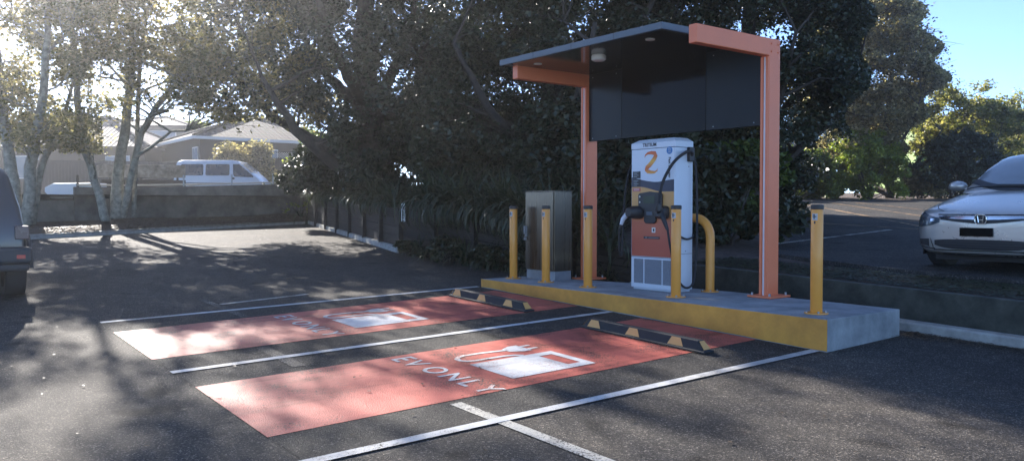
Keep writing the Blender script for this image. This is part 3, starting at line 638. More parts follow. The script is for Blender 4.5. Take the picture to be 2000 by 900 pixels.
def wall_panels(p0, p1, h0, h1, npan):
    d = (p1-p0)/npan
    for i in range(npan):
        a = p0+d*i; b = p0+d*(i+1); dn = (b-a).normalized(); nn = Vector((-dn.y, dn.x, 0)); 
        m = MB()
        nb = 5
        for k in range(nb):
            j = rng.uniform(-.008, .008)
            f0 = (h0+(h1-h0)*i/npan); f1 = (h0+(h1-h0)*(i+1)/npan)
            q = []
            for pt, hh in ((a, f0), (b, f1)):
                zg = gz(pt.x, pt.y)-.05
                q += [(pt, zg+(hh+.05)*k/nb+.004, zg+(hh+.05)*(k+1)/nb-.004)]
            v = []
            for pt, z0, z1 in q:
                for o_ in (0, -.06):
                    for z in (z0, z1): v.append((pt.x+nn.x*(o_+j)-tw.location.x, pt.y+nn.y*(o_+j)-tw.location.y, z-tw.location.z))
            m.add(v, [(0, 1, 5, 4), (2, 3, 7, 6), (1, 3, 7, 5), (0, 2, 6, 4), (0, 1, 3, 2), (4, 5, 7, 6)])
        m.build('board_panel', M_timber, tw, bevel=.006)
        m = MB(); zg = gz(a.x, a.y)
        m.box(-.05, .05, .0, .09, -.05, f0+.005, M=Matrix.Translation((a.x-tw.location.x, a.y-tw.location.y, zg-tw.location.z)) @ Matrix.Rotation(math.atan2(dn.y, dn.x), 4, 'Z'))
        m.build('post', M_timber, tw, bevel=.005)
wall_panels(W(1.8, 4.2), W(1.8, 11.1), .50, .93, 5)
wall_panels(W(1.8, 11.1), W(4.4, 22.0), .93, .80, 7)
sp = W(1.80, 10.95); sp2 = W(1.72, 10.9)
sg = thing('vertical_sign', 'small white sign with dark sideways lettering on the timber wall', 'sign', (sp2.x, sp2.y, P(794, 415, sp2.y).z), ANG)
m = MB(); m.box(-.012, 0, -.075, .075, -.19, .19); m.build('sign_panel', M_cream, sg, bevel=.003)
me = textmesh('HILLS', .135, .001, .002)
for v in me.vertices: x, y, z = v.co; v.co = (-.0145, -(y*-1)-.045, x-.03)
for v in me.vertices: v.co = (-.0145, .045-(v.co[1]+.045) if False else v.co[1], v.co[2])
me.materials.clear(); me.materials.append(M_ink); link('lettering', me, sg)
m = MB(); m.add([(-.0145, -.06, .10), (-.0145, .0, .155), (-.0145, .05, .15), (-.0145, .0, .12)], [(0, 1, 2, 3)]); m.build('arrow_mark', M_ink, sg)
# grey wall at the back left with a pale tube for its sunlit top edge, pipe posts and wire
WB = [Vector((-7.0, 30.4, 0)), Vector((-12.4, 26.6, 0)), Vector((-13.6, 25.7, 0))]
def wz(p): return P((p.x/p.y)*F*1.0+1000, 362, p.y).z
gw = sweep_wall('concrete_wall', 'long grey stained concrete wall behind the mulch bed and van', subdiv([Vector((3, 37.5, 0))]+WB, .8), lambda i, p: 2.34+.25*smooth((p.y-26)/5), .18, M_greywall, side=1, botf=lambda i, p: gz(p.x, p.y)-.1)
sweep_wall('concrete_wall', 'lower grey concrete wall at far left below the white tank', subdiv([Vector((-13.62, 25.72, 0)), Vector((-17, 23.4, 0)), Vector((-34, 11.5, 0))], .8), lambda i, p: 1.93, .18, M_greywall, side=1, botf=lambda i, p: gz(p.x, p.y)-.1)
M_pale = mat('pale wall edge and lattice', (.42, .40, .36), .7, var=.15)  # sunlit wall edge put into the colour; the lattice shares it
rl = thing('lit_edge_rail', 'pale tube imitating the sunlit top edge of the grey wall, with short pipe posts', 'railing', (-12.4, 26.6, 2.34))
m = MB(); cps = subdiv([Vector((-4, 32.6, 0)), Vector((-7.0, 30.45, 0)), Vector((-12.4, 26.65, 0)), Vector((-13.6, 25.8, 0))], 1)
m.tube([(p.x-rl.location.x+.03, p.y-rl.location.y+.05, 2.40+.25*smooth((p.y-26)/5)-2.34) for p in cps], .028, 8); m.build('rail', M_pale, rl)  # tube stands in for the wall's sunlit top edge
for t in (.05, .28, .5, .74, .97):
    p = WB[0].lerp(WB[1], t); z0 = 2.30+.25*smooth((p.y-26)/5)
    m = MB(); m.cyl((p.x+.03-rl.location.x, p.y+.06-rl.location.y, z0-2.34), .028, .42, 8); m.build('post', M_galv, rl)
# rusty board barrier
bb = thing('board_barrier', 'long weathered tan board with peeling dark patches left of the van', 'barrier', (-16.5, 32.5, 2.08))
pa, pb = P(186, 333, 32), P(362, 333, 33); d = (pb-pa); L_ = Vector((d.x, d.y)).length; bb.location = (pa.x, pa.y, 2.08); bb.rotation_euler = (0, 0, math.atan2(d.y, d.x))
zc = pa.z-2.08
M_peel = mat('peeling tan paint', (.10, .075, .055), .8, var=.4, vscale=3.5, alt=(.34, .29, .23), bump=.003)
m = MB(); pl_ = [(.0, zc-.18), (.10, zc-.26), (L_, zc-.25), (L_, zc+.25), (.3, zc+.26), (.05, zc+.20)]; m.prism(pl_, 0, .05, lambda u, v, q: (u, q, v)); m.build('board', M_peel, bb, bevel=.01)
for x in (.5, L_/2, L_-.3):
    m = MB(); m.box(x-.04, x+.04, .055, .12, 0, zc+.2); m.build('post', M_timber, bb)
m = MB(); m.box(.2, L_, .06, .10, zc-.62, zc-.34); m.build('lower_board', M_timber, bb)
# white tank / trailer box
tk = thing('storage_box', 'white box with sloping end standing low at the far left behind trees', 'box', (P(88, 372, 29).x, 29, 1.93))
m = MB(); q = lambda px, py: (P(px, py, 29).x-tk.location.x, P(px, py, 29).z-1.93)
m.prism([q(87, 366), q(104, 358), q(176, 357), q(176, 387), q(100, 388), q(87, 375)], 0, 1.2, lambda u, v, dd: (u, dd, v)); tb_ = m.build('tank_body', M_white2, tk, bevel=.02)
m = MB(); x0 = q(153, 350)[0]; m.box(x0-.03, x0+.03, -.08, -.02, -.1, .9); m.build('strap_post', M_timber, tk)
m = MB(); m.box(0.1, 1.6, .1, 1.1, -.12, q(100, 388)[1]-.003); m.build('stand', M_black, tk)
# fences
M_fence = mat('dark stained timber fence', (.035, .033, .032), .85, var=.35, vscale=4, streak=(3, 3, .4), bump=.004)
def paling(name, label, a, b, z0, z1, npan):
    r = thing(name, label, 'fence', (a.x, a.y, z0)); d = b-a; d.z = 0; r.rotation_euler = (0, 0, math.atan2(d.y, d.x)); L_ = d.length; h = z1-z0
    for i in range(npan):
        x0 = L_*i/npan; x1 = L_*(i+1)/npan; m = MB(); n = int((x1-x0)/.16)
        for k in range(n):
            w_ = (x1-x0)/n; m.box(x0+k*w_+.004, x0+(k+1)*w_-.004, 0, .02, 0, h+rng.uniform(-.012, .012))
        m.box(x0, x1, .021, .07, h*.15, h*.15+.08); m.box(x0, x1, .021, .07, h*.8, h*.8+.08)
        m.build('paling_panel', M_fence, r)
        m = MB(); m.box(x0-.05, x0+.05, .075, .17, 0, h+.02); m.build('post', M_fence, r)
    return r
fA, fB = P(352, 313, 49), P(650, 313, 46)
paling('timber_fence', 'dark timber paling fence behind the white van', fA, fB, 2.0, fA.z, 5)
fC, fD = P(60, 312, 44), P(350, 312, 46)
paling('timber_fence', 'dark timber paling fence below the left tiled roof', fC, fD, 2.0, fC.z, 5)
lt = thing('lattice_panel', 'diagonal lattice screen on top of the fence at the right of the van', 'lattice', P(528, 313, 48.2))
m = MB(); LW, LH = 2.4, .45
for i in range(-3, 22):
    for s in (1, -1):
        x = i*.13; p0 = (x, 0); p1 = (x+LH*s*1.0, LH) if s == 1 else (x, LH)
        if s == 1: pp = ((x, 0), (x+LH, LH))
        else: pp = ((x+LH, 0), (x, LH))
        (xa, za), (xb, zb) = pp
        if xa < 0 or xb < 0 or xa > LW or xb > LW: continue
        m.tube([(xa, .01*s, za), (xb, .01*s, zb)], .014, 4)
m.build('lattice', M_pale, lt)
m = MB(); m.box(0, LW, -.03, .03, LH, LH+.04); m.box(0, LW, -.03, .03, -.05, 0); m.build('frame', M_fence, lt)
# ------------------------------------------------------------------ houses
M_tileL = tilemat('pale grey roof tiles', (.02, .018, .018), (.10, .092, .088), 1.7, 1.9, .8)
M_tileR = tilemat('grey roof tiles', (.02, .018, .017), (.05, .044, .041), 1.7, 1.9, .9)
M_tileB = tilemat('brown roof tiles', (.10, .08, .07), (.10, .08, .07), 3.0, 2.6, .8)
M_hwall = mat('brown grey cladding', (.035, .027, .022), .8, var=.15, vscale=2)
M_hwall2 = mat('pale grey cladding', (.11, .11, .11), .8, var=.1, vscale=2)
M_trim = mat('pale painted trim', (.55, .54, .52), .5, var=.05)
M_glass = mat('window glass', (.10, .13, .16), .08, var=.1)
M_curt = mat('curtained window', (.25, .29, .34), .25, var=.1, vscale=9, streak=(8, 1, .3))
def house(name, label, loc, rz, Lx, Ly, zg, eave, rise, tile, wall, windows=(), over=.5, chim=False):
    r = thing(name, label, 'house', (loc[0], loc[1], zg), rz)
    e = eave-zg
    m = MB(); m.box(0, Lx, 0, Ly, 0, e-.02); wl = m.build('wall', wall, r)
    o = over; x0, x1, y0, y1 = -o, Lx+o, -o, Ly+o; hy = (y1-y0)/2; sh = min(hy, (x1-x0)/2*.98)
    v = [(x0, y0, e), (x1, y0, e), (x1, y1, e), (x0, y1, e), (x0+sh, (y0+y1)/2, e+rise), (x1-sh, (y0+y1)/2, e+rise)]
    me = bpy.data.meshes.new('roof'); fs = [(0, 1, 5, 4), (1, 2, 5), (2, 3, 4, 5), (3, 0, 4)]; me.from_pydata(v, [], fs); uv = me.uv_layers.new(name='UVMap')
    for p in me.polygons:
        a = Vector(v[fs[p.index][0]]); b = Vector(v[fs[p.index][1]]); ux = (b-a).normalized(); nn = p.normal; uy = nn.cross(ux)
        for li in p.loop_indices:
            c = Vector(v[me.loops[li].vertex_index])-a; uv.data[li].uv = (c.dot(ux), c.dot(uy))
    me.materials.append(tile); rf = link('roof', me, r); s = rf.modifiers.new('s', 'SOLIDIFY'); s.thickness = .08; s.offset = -1
    m = MB()
    m.box(x0-.02, x1+.02, y0-.05, y0-.005, e-.17, e-.0); m.box(x0-.02, x1+.02, y1+.005, y1+.05, e-.17, e); m.box(x0-.05, x0-.005, y0, y1, e-.17, e); m.box(x1+.005, x1+.05, y0, y1, e-.17, e)
    m.build('gutter', M_trim if tile is M_tileR else M_hwall, r)
    m = MB()
    for a, b in ((v[4], v[5]), (v[0], v[4]), (v[3], v[4]), (v[1], v[5]), (v[2], v[5])):
        m.tube([Vector(a)+Vector((0, 0, .03)), Vector(b)+Vector((0, 0, .03))], .10, 8)
    m.build('ridge_cap', tile if tile is not M_tileL else M_tileB, rf)
    for (side, u0, u1, z0, z1, gm) in windows:
        fr = MB(); gl = MB(); z0 -= zg; z1 -= zg
        if side == 'f': fr.box(u0-.07, u1+.07, -.05, -.003, z0-.07, z1+.07); gl.box(u0, u1, -.06, -.052, z0, z1); 
        else: fr.box(-.05, -.003, u0-.07, u1+.07, z0-.07, z1+.07); gl.box(-.06, -.052, u0, u1, z0, z1)
        f_ = fr.build('window', M_trim, r); gl.build('pane', gm, f_)
    return r
hc = P(390, 267, 48)
house('tiled_house', 'brown house with dark grey tiled hip roof right behind the van', (hc.x, hc.y), ANG, 9.5, 9.5, 2.0, hc.z, 1.9, M_tileR, M_hwall, [('l', .35, 1.25, 4.1, 5.2, M_curt), ('f', 3.2, 4.6, 4.3, 5.2, M_glass)])
hl = P(292, 287, 52)
house('tiled_house', 'house with bright sunlit tiled roof behind the left maple trunks', (hl.x-12.5, hl.y), 0, 12.2, 8.5, 2.0, hl.z, 2.3, M_tileL, M_hwall, [('f', 9.8, 11.2, 3.6, 4.9, M_curt), ('f', 4, 5.5, 3.6, 4.9, M_glass)])
hb = P(205, 246, 66); hb2 = P(362, 246, 66)
house('two_storey_house', 'pale two storey house with low brown roof rising behind the tiled roofs', (hb.x, hb.y), 0, hb2.x-hb.x, 8, 2.0, hb.z, 1.1, M_tileB, M_hwall2, [('f', 2.6, 5.6, P(300, 279, 66).z, P(300, 257, 66).z, M_curt)])
# small buildings glimpsed under the central trees
g0 = P(880, 318, 60); g1 = P(952, 322, 60)
house('small_house', 'small grey house glimpsed under the central trees', (g0.x, g0.y), .3, 3.4, 5, 2.0, g0.z-.2, .8, M_tileB, M_hwall2, [('f', 1.0, 2.6, 3.9, 4.8, M_glass)])
bs = thing('blue_sign', 'blue and white sign panel glimpsed between the central trees', 'sign', P(966, 335, 52))
m = MB(); m.box(-.38, .38, 0, .08, -.3, .45); p_ = m.build('sign_panel', M_blue, bs); m = MB(); m.box(-.3, .3, -.006, -.002, .5, 1.2) ; m.box(-.2, .05, -.006, -.002, -.15, .02); m.box(-.05, .18, -.006, -.002, .08, .2); m.build('sign_text', M_white2, p_)
m = MB(); m.cyl((-.3, .1, -3.2), .04, 4.4, 8); m.cyl((.3, .1, -3.2), .04, 4.4, 8); m.build('posts', M_galv, bs) if False else None
for x in (-.3, .3): m = MB(); m.cyl((x, .1, -3.2), .04, 4.4, 8); m.build('post', M_galv, bs)
# low green commercial building on the right
M_green = mat('lime green cladding', (.20, .30, .06), .6, var=.08, streak=(6, 1, .3))
M_brown = mat('brown timber slats', (.20, .12, .075), .7, var=.25, streak=(6, 6, .5))
sb0 = P(1790, 236, 62)
sh = thing('green_building', 'low building with lime green walls and dark flat roof on the right', 'building', (sb0.x, 62, 2.0))
q = lambda px, py: (P(px, py, 62).x-sb0.x, P(px, py, 62).z-2.0)
m = MB(); m.box(0, q(2090, 0)[0], 0, 9, 0, q(0, 240)[1]-.2); m.build('wall', M_green, sh)
m = MB(); m.box(-.5, q(2100, 0)[0], -1.4, 9.5, q(0, 243)[1], q(0, 230)[1]); m.build('roof', M_slate, sh, bevel=.02)
for px in (1850, 1897, 1960, 2010):
    x = q(px, 0)[0]; m = MB(); m.box(x-.13, x+.13, -1.2, -.9, 0, q(0, 243)[1]-.003); m.build('post', M_slate, sh)
x0, x1 = q(1964, 0)[0], q(2080, 0)[0]; m = MB()
for k in range(34): xx = x0+.2+(x1-x0-.2)*k/34; m.box(xx, xx+.12, -.10, -.004, q(0, 288)[1], q(0, 252)[1])
m.build('slat_screen', M_brown, sh)
m = MB(); m.box(x0+.2, x1, -.05, -.003, .3, q(0, 290)[1]); m.build('window_band', M_glass, sh)
m = MB(); m.box(q(1925, 0)[0], q(1955, 0)[0], -.06, -.004, .3, q(0, 272)[1]); m.build('door', M_slate, sh)
sg = thing('pylon_sign', 'tall narrow white, blue and red roadside pylon sign behind the hedge', 'sign', (P(1592, 300, 46).x, 46, 1.9), R(28))
zt = P(1592, 252, 46).z-1.9; zr = P(1592, 287, 46).z-1.9
m = MB(); m.box(-.2, .2, 0, .42, 0, zt); bdy = m.build('pylon_body', M_slate, sg, bevel=.01)
m = MB(); m.box(-.205, -.2015, .01, .41, zr, zt-.02); wf = m.build('white_face', M_white2, bdy); m = MB(); m.box(-.205, -.2015, .01, .41, .2, zr-.01); m.build('red_face', M_coralv, bdy)
for a_, b_ in ((268, 274), (278, 283)):
    m = MB(); m.box(-.208, -.2055, .07, .35, P(1592, b_, 46).z-1.9, P(1592, a_, 46).z-1.9); m.build('price_panel', M_navy, wf)
m = MB(); m.box(-.12, .17, -.006, -.002, P(0, 275, 46).z-1.9, zt-.1); m.build('blue_face', M_blue, bdy)
# ------------------------------------------------------------------ vehicles
M_silver = mat('silver metallic paint', (.53, .50, .47), .28, .55, var=.03, coat=.6)
M_carglass = mat('windscreen glass', (.20, .22, .24), .12, var=.15, vscale=2, coat=.3)  # base tone holds both dust and the reflected sky
M_darkglass = mat('dark tinted glass', (.012, .014, .017), .07, var=.1)
M_plate = mat('blank black plate', (.002, .002, .002), .6, spec=.1, var=0)
M_chrome = mat('chrome', (.65, .66, .68), .15, 1, var=.03)
M_lamp = mat('headlamp glass', (.10, .12, .14), .08, .3, var=.4, vscale=14)
M_lampi = mat('headlamp reflector', (.62, .65, .70), .12, .9, var=.2, vscale=20)
M_vanp = mat('pale blue white van paint', (.52, .57, .64), .35, var=.04, coat=.4)
M_suvp = mat('dark charcoal car paint', (.025, .026, .030), .3, var=.05, coat=.5)
M_bump = mat('charcoal bumper plastic', (.035, .036, .04), .6, var=.1)
M_taill = mat('red tail lamp', (.5, .03, .02), .2, var=.1)
def wheel(parent, x, y, r, wd, side, spokes=7):
    m = MB(); n = 36; prof = [(r*.66, -wd/2), (r*.93, -wd/2), (r, -wd*.36), (r, wd*.36), (r*.93, wd/2), (r*.66, wd/2), (r*.62, wd*.35), (r*.62, -wd*.35)]
    v = [(x+p*math.cos(2*math.pi*i/n), y+q, r+p*math.sin(2*math.pi*i/n)) for i in range(n) for p, q in prof]; k = len(prof)
    m.add(v, [(i*k+j, i*k+(j+1) % k, ((i+1) % n)*k+(j+1) % k, ((i+1) % n)*k+j) for i in range(n) for j in range(k)])
    t = auto_smooth(m.build('wheel', M_rubber, parent), 40)
    m = MB(); yo = y+side*wd*.3
    m.tube([(x, yo-side*.01, r), (x, yo, r)], [r*.63, r*.63], 28)
    m.tube([(x, yo, r), (x, yo+side*.03, r)], [r*.16, r*.13], 14)
    for i in range(spokes):
        a = 2*math.pi*i/spokes; m.tube([(x, yo+side*.012, r), (x+r*.6*math.cos(a), yo+side*.016, r+r*.6*math.sin(a))], [r*.09, r*.07], 6)
    auto_smooth(m.build('rim', M_galv, t), 40)
    return t
def loft(rings, name, mats, parent, sub=2, close=True):
    n = len(rings[0]); m = MB(); v = [q for r in rings for q in r]
    f = [(i*n+k, i*n+(k+1) % n, (i+1)*n+(k+1) % n, (i+1)*n+k) for i in range(len(rings)-1) for k in range(n)]+[list(range(n))[::-1], [(len(rings)-1)*n+k for k in range(n)]]
    m.add(v, f); o = m.build(name, mats, parent, smooth=True); s = o.modifiers.new('s', 'SUBSURF'); s.levels = sub; s.render_levels = sub
    return o
def bvh_of(objs):
    bpy.context.view_layer.update(); dgp = bpy.context.evaluated_depsgraph_get(); V = []; Fc = []
    for o in objs:
        e = o.evaluated_get(dgp); me = e.to_mesh(); n = len(V); V += [v.co.copy() for v in me.vertices]; Fc += [[n+i for i in p.vertices] for p in me.polygons]; e.to_mesh_clear()
    return BVHTree.FromPolygons(V, Fc)
def patch(bv, name, mt, parent, f0, f1, us, rows, direction, off=.004, thick=0):
    """ruled patch cast on a body. axis 'x': (u=y, w=z) cast along +x; 'y+': (u=x,w=z) cast from +y ; 'z': (u=y,w=x) cast down"""
    m = MB(); pts = []; ok = []
    for u in us:
        for j in range(rows):
            t = j/(rows-1); w_ = f0(u)*(1-t)+f1(u)*t
            if direction == 'x': o_, d_ = Vector((-3, u, w_)), Vector((1, 0, 0))
            elif direction == 'y+': o_, d_ = Vector((u, 4, w_)), Vector((0, -1, 0))
            elif direction == 'y-': o_, d_ = Vector((u, -4, w_)), Vector((0, 1, 0))
            elif direction == 'x-': o_, d_ = Vector((9, u, w_)), Vector((-1, 0, 0))
            else: o_, d_ = Vector((w_, u, 4)), Vector((0, 0, -1))
            h = bv.ray_cast(o_, d_)
            if h[0] is None: ok.append(False); pts.append(Vector((0, 0, 0)))
            else:
                nn = h[1] if h[1].dot(d_) < 0 else -h[1]
                ok.append(True); pts.append(h[0]+nn*off)
    n = len(us); fs = []
    for i in range(n-1):
        for j in range(rows-1):
            q = [i*rows+j, (i+1)*rows+j, (i+1)*rows+j+1, i*rows+j+1]
            if all(ok[k] for k in q): fs.append(q)
    m.add(pts, fs); return m.build(name, mt, parent, smooth=True)
def cf(*kv):
    ks = sorted(kv)
    def f(x):
        if x <= ks[0][0]: return ks[0][1]
        for (a, b), (c, d) in zip(ks, ks[1:]):
            if x <= c: t = (x-a)/(c-a); return b+(d-b)*t
        return ks[-1][1]
    return f
def silver_car():
    N = G(1917, 500, UP); 
    Y = 9.9; X = .568*Y
    r = thing('parked_car', 'silver sedan seen from the front, parked on the upper car park', 'car', (X, Y, gz(X, Y, UP)+.0), ANG, ry=-math.atan(SL*.606), rx=0)
    S = 1.05; r.scale = (S, S, S)
    # stations: x, half width, z bottom, z shoulder(side max), z edge top, z centre top
    st_ = [(.0, .50, .26, .50, .62, .66), (.035, .66, .22, .50, .66, .705), (.12, .78, .19, .50, .70, .745), (.30, .85, .18, .52, .745, .795), (.60, .872, .18, .55, .80, .865), (1.0, .877, .18, .60, .865, .945), (1.28, .877, .18, .64, .91, .99), (2.0, .877, .18, .68, .94, 1.02), (3.0, .877, .18, .70, .97, 1.05), (3.8, .87, .19, .72, 1.0, 1.06), (4.25, .83, .22, .70, .98, 1.03), (4.42, .74, .28, .66, .93, .96)]
    rings = []
    for x, w_, zb, zs, ze, zc in st_:
        half = [(0, zb), (w_*.6, zb), (w_*.93, zb+.03), (w_*.99, zb+.16), (w_, zs), (w_*.985, (zs+ze)/2+.02), (w_*.93, ze-.01), (w_*.80, ze+.015), (w_*.5, zc-.012), (0, zc)]
        ring = [(x, y, z) for y, z in half]+[(x, -y, z) for y, z in half[-2:0:-1]]
        rings.append(ring)
    body = loft(rings, 'body', M_silver, r, 2)
    gh = []
    for x, w_, zb, zt, wt_ in [(1.02, .62, .90, .93, .58), (1.12, .74, .90, .985, .66), (1.42, .775, .92, 1.16, .64), (1.80, .785, .94, 1.345, .60), (2.12, .79, .95, 1.42, .585), (2.7, .79, .97, 1.44, .58), (3.2, .78, .98, 1.40, .58), (3.6, .77, .98, 1.27, .60), (3.95, .74, .98, 1.10, .64), (4.1, .68, .98, 1.03, .6)]:
        half = [(0, zb), (w_*.98, zb), (w_, zb+.02), (w_*.5+wt_*.5, (zb+zt)/2), (wt_, zt-.035), (wt_*.88, zt-.008), (wt_*.5, zt+.012), (0, zt+.018)]
        gh.append([(x, y, z) for y, z in half]+[(x, -y, z) for y, z in half[-2:0:-1]])
    cab = loft(gh, 'cabin', M_silver, r, 2)
    B = bvh_of([body]); BC = bvh_of([cab]); BA = bvh_of([body, cab])
    # windscreen cast from above
    wy = lin(-.60, .60, 31)
    xb = lambda y: 1.10+.22*(abs(y)/.6)**2.4
    xt = lambda y: 2.02+.05*(abs(y)/.55)**2
    patch(BA, 'windscreen', M_carglass, r, xb, xt, wy, 14, 'z', .005)
    wy2 = lin(-.655, .655, 31)
    patch(BA, 'windscreen_surround', M_black, r, lambda y: 1.02+.25*(abs(y)/.65)**2.4, lambda y: 1.12+.22*(abs(y)/.6)**2.4, wy2, 4, 'z', .009)
    for s in (1, -1):
        patch(BA, 'pillar_trim', M_black, r, lambda x: s*(.645-.095*(x-1.3)/.75), lambda x: s*(.600-.085*(x-1.3)/.75), lin(1.25, 2.05, 12), 2, 'zz' if False else 'zx', .006) if False else None
    for s, dr_ in ((1, 'y+'), (-1, 'y-')):
        patch(BC, 'side_window', M_darkglass, r, lambda x: .985+.01*(x-1.6), cf((1.40, 1.0), (2.05, 1.345), (2.7, 1.37), (3.2, 1.33), (3.6, 1.2), (3.75, 1.05)), lin(1.42, 3.75, 28), 6, dr_, .005)
        # headlight: wraps the corner
        ys_ = lin(.47, .842, 22)
        hl_ = patch(B, 'headlight', M_lamp, r, lambda u: cf((.47, .585), (.6, .545), (.75, .53), (.845, .56))(abs(u)), lambda u: cf((.47, .635), (.60, .665), (.72, .70), (.80, .722), (.845, .715))(abs(u)), [s*u for u in ys_], 8, 'x', .007)
        patch(B, 'lamp_reflector', M_lampi, hl_, lambda u: .60-math.sqrt(max(0, .0034-(abs(u)-.725)**2*1.0)), lambda u: .612+math.sqrt(max(0, .0034-(abs(u)-.725)**2)), [s*u for u in lin(.668, .782, 13)], 6, 'x', .010)
        patch(B, 'indicator', M_lampi, hl_, lambda u: .60, lambda u: .63, [s*u for u in lin(.53, .58, 5)], 3, 'x', .010)
        # bumper side pocket and trim
        patch(B, 'bumper_pocket', M_bump, r, lambda u: .30+.16*max(0, (abs(u)-.6)), lambda u: .392-.05*(abs(u)-.6), [s*u for u in lin(.60, .835, 14)], 5, 'x', .005)
        patch(B, 'chrome_trim', M_chrome, r, lambda u: .275+.09*max(0, (abs(u)-.55)), lambda u: .288+.09*max(0, (abs(u)-.55)), [s*u for u in lin(.52, .845, 16)], 2, 'x', .010)
        m_ = patch(B, 'chrome_trim', M_chrome, r, lambda u: .27+(abs(u)-.535)*3-.02, lambda u: .27+(abs(u)-.535)*3+.02, [s*u for u in lin(.54, .575, 6)], 2, 'x', .011)
        # door mirror
        mm = MB(); mm.box(1.50, 1.60, s*.76, s*.86, .965, .985); mir = mm.build('mirror', M_silver, r)
        ms_ = bmesh.new(); bmesh.ops.create_icosphere(ms_, subdivisions=3, radius=1); me = bpy.data.meshes.new('mirror_shell')
        for v in ms_.verts: v.co = Vector((1.52+v.co.x*.075, s*(.945+v.co.y*.12), 1.01+v.co.z*.068))
        ms_.to_mesh(me); ms_.free(); me.materials.append(M_silver); link('mirror_shell', me, mir, smooth=True)
        patch(BA, 'hood_seam', M_ink, r, lambda x: s*cf((.12, .50), (.3, .62), (.6, .70), (1.0, .735), (1.3, .74))(x), lambda x: s*(cf((.12, .50), (.3, .62), (.6, .70), (1.0, .735), (1.3, .74))(x)-.009), [0], 2, 'z') if False else None
        hs_ = MB(); L1 = []
        for i in range(20):
            x = .10+1.05*i/19; y = s*cf((.10, .46), (.2, .57), (.35, .645), (.6, .70), (1.0, .735), (1.3, .74))(x)
            row = []
            for dy in (-.005, .005):
                h = B.ray_cast(Vector((x, y+dy, 3)), Vector((0, 0, -1))); row.append(h[0]+Vector((0, 0, .003)))
            L1 += row
        hs_.add(L1, [(2*i, 2*i+1, 2*i+3, 2*i+2) for i in range(19)]); hs_.build('hood_seam', M_ink, r)
    patch(B, 'hood_seam', M_ink, r, lambda u: .672, lambda u: .682, lin(-.50, .50, 30), 2, 'x', .005)
    # grille
    g_ = patch(B, 'grille', M_black, r, lambda u: .575+.045*(abs(u)/.46)**1.5, lambda u: .655-.0*abs(u), lin(-.46, .46, 36), 5, 'x', .006)
    patch(B, 'chrome_bar', M_chrome, g_, lambda u: .618+.018*(abs(u)/.46), lambda u: .655+.004*(abs(u)/.46), lin(-.47, .47, 36), 3, 'x', .016)
    low = patch(B, 'lower_intake', M_black, r, lambda u: .278+.05*(abs(u)/.54)**5, lambda u: .395-.02*(abs(u)/.54)**4, lin(-.53, .53, 40), 5, 'x', .005)
    for zz in (.305, .335, .365): patch(B, 'intake_bar', M_bump, low, lambda u: zz, lambda u: zz+.010, lin(-.47, .47, 24), 2, 'x', .010)
    patch(B, 'chrome_trim', M_chrome, r, lambda u: .262, lambda u: .276, lin(-.54, .54, 30), 2, 'x', .011)
    patch(B, 'lower_lip', M_bump, r, lambda u: .20, lambda u: .235, lin(-.80, .80, 30), 2, 'x', .006)
    # emblem: upright H in a rounded frame
    hx = B.ray_cast(Vector((-3, 0, .63)), Vector((1, 0, 0)))[0].x
    m = MB(); em = [(.062*math.copysign(abs(math.cos(t))**.6, math.cos(t)), .628+.054*math.copysign(abs(math.sin(t))**.6, math.sin(t))) for t in [2*math.pi*i/24 for i in range(24)]]
    m.prism(em, hx-.006, hx-.020, lambda u, v, d: (d, u, v)); eb = m.build('emblem', M_ink, r)
    m = MB()
    for i in range(24):
        a, b = em[i], em[(i+1) % 24]; m.tube([(hx-.022, a[0], a[1]), (hx-.022, b[0], b[1])], .006, 6)
    for sgn in (1, -1): m.tube([(hx-.024, sgn*.022, .592), (hx-.024, sgn*.033, .666)], .0075, 6)
    m.tube([(hx-.024, -.026, .622), (hx-.024, .026, .622)], .0065, 6); m.build('emblem_letter', M_chrome, eb)
    px_ = B.ray_cast(Vector((-3, .1, .46)), Vector((1, 0, 0)))[0].x
    m = MB(); m.box(px_-.02, px_-.008, -.13, .23, .43, .53); m.build('number_plate', M_plate, r, bevel=.003)
    for s in (1, -1):
        m = MB(); 
        hA = BA.ray_cast(Vector((1.08, s*.1-.2, 3)), Vector((0, 0, -1)))[0]
        pth = [BA.ray_cast(Vector((1.07+.05*t, -.45+.75*t+(.0 if s > 0 else .35), 3)), Vector((0, 0, -1)))[0]+Vector((0, 0, .022)) for t in lin(0, 1, 10)]
        m.tube(pth, .009, 6); m.build('wiper', M_black, r)
    for s in (1, -1):
        wheel(r, .80, s*.78, .315, .20, s); wheel(r, 3.5, s*.78, .315, .20, s)
        for xx in (.80, 3.5):
            m = MB(); n = 20
            pp = [(xx+.36*math.cos(math.pi*i/n), .315+.36*math.sin(math.pi*i/n)) for i in range(n+1)]+[(xx-.36, .17), (xx+.36, .17)]
            m.prism(pp, s*.872, s*.8785, lambda u, v, d: (u, d, v)); m.build('wheel_arch', M_ink, r)
    m = MB(); m.box(.4, 4.1, -.7, .7, .12, .2); m.build('underbody', M_ink, r)
    return r
silver_car()
def extruded_car(r, prof, hw, paint, bevel=.07, tumble=None):
    m = MB(); n = len(prof)
    def yy(z, s): 
        return s*(hw if not tumble or z < tumble[0] else hw-(z-tumble[0])*tumble[1])
    a = [(x, yy(z, 1), z) for x, z in prof]; b = [(x, yy(z, -1), z) for x, z in prof]
    m.add(a+b, [list(range(n)), list(range(n, 2*n))[::-1]]+[(i, n+i, n+(i+1) % n, (i+1) % n) for i in range(n)])
    o = m.build('body', paint, r, bevel=bevel, seg=4); auto = o.modifiers.new('es', 'EDGE_SPLIT'); auto.split_angle = R(50); o.data.polygons.foreach_set('use_smooth', [True]*n+[True]*2)
    return o
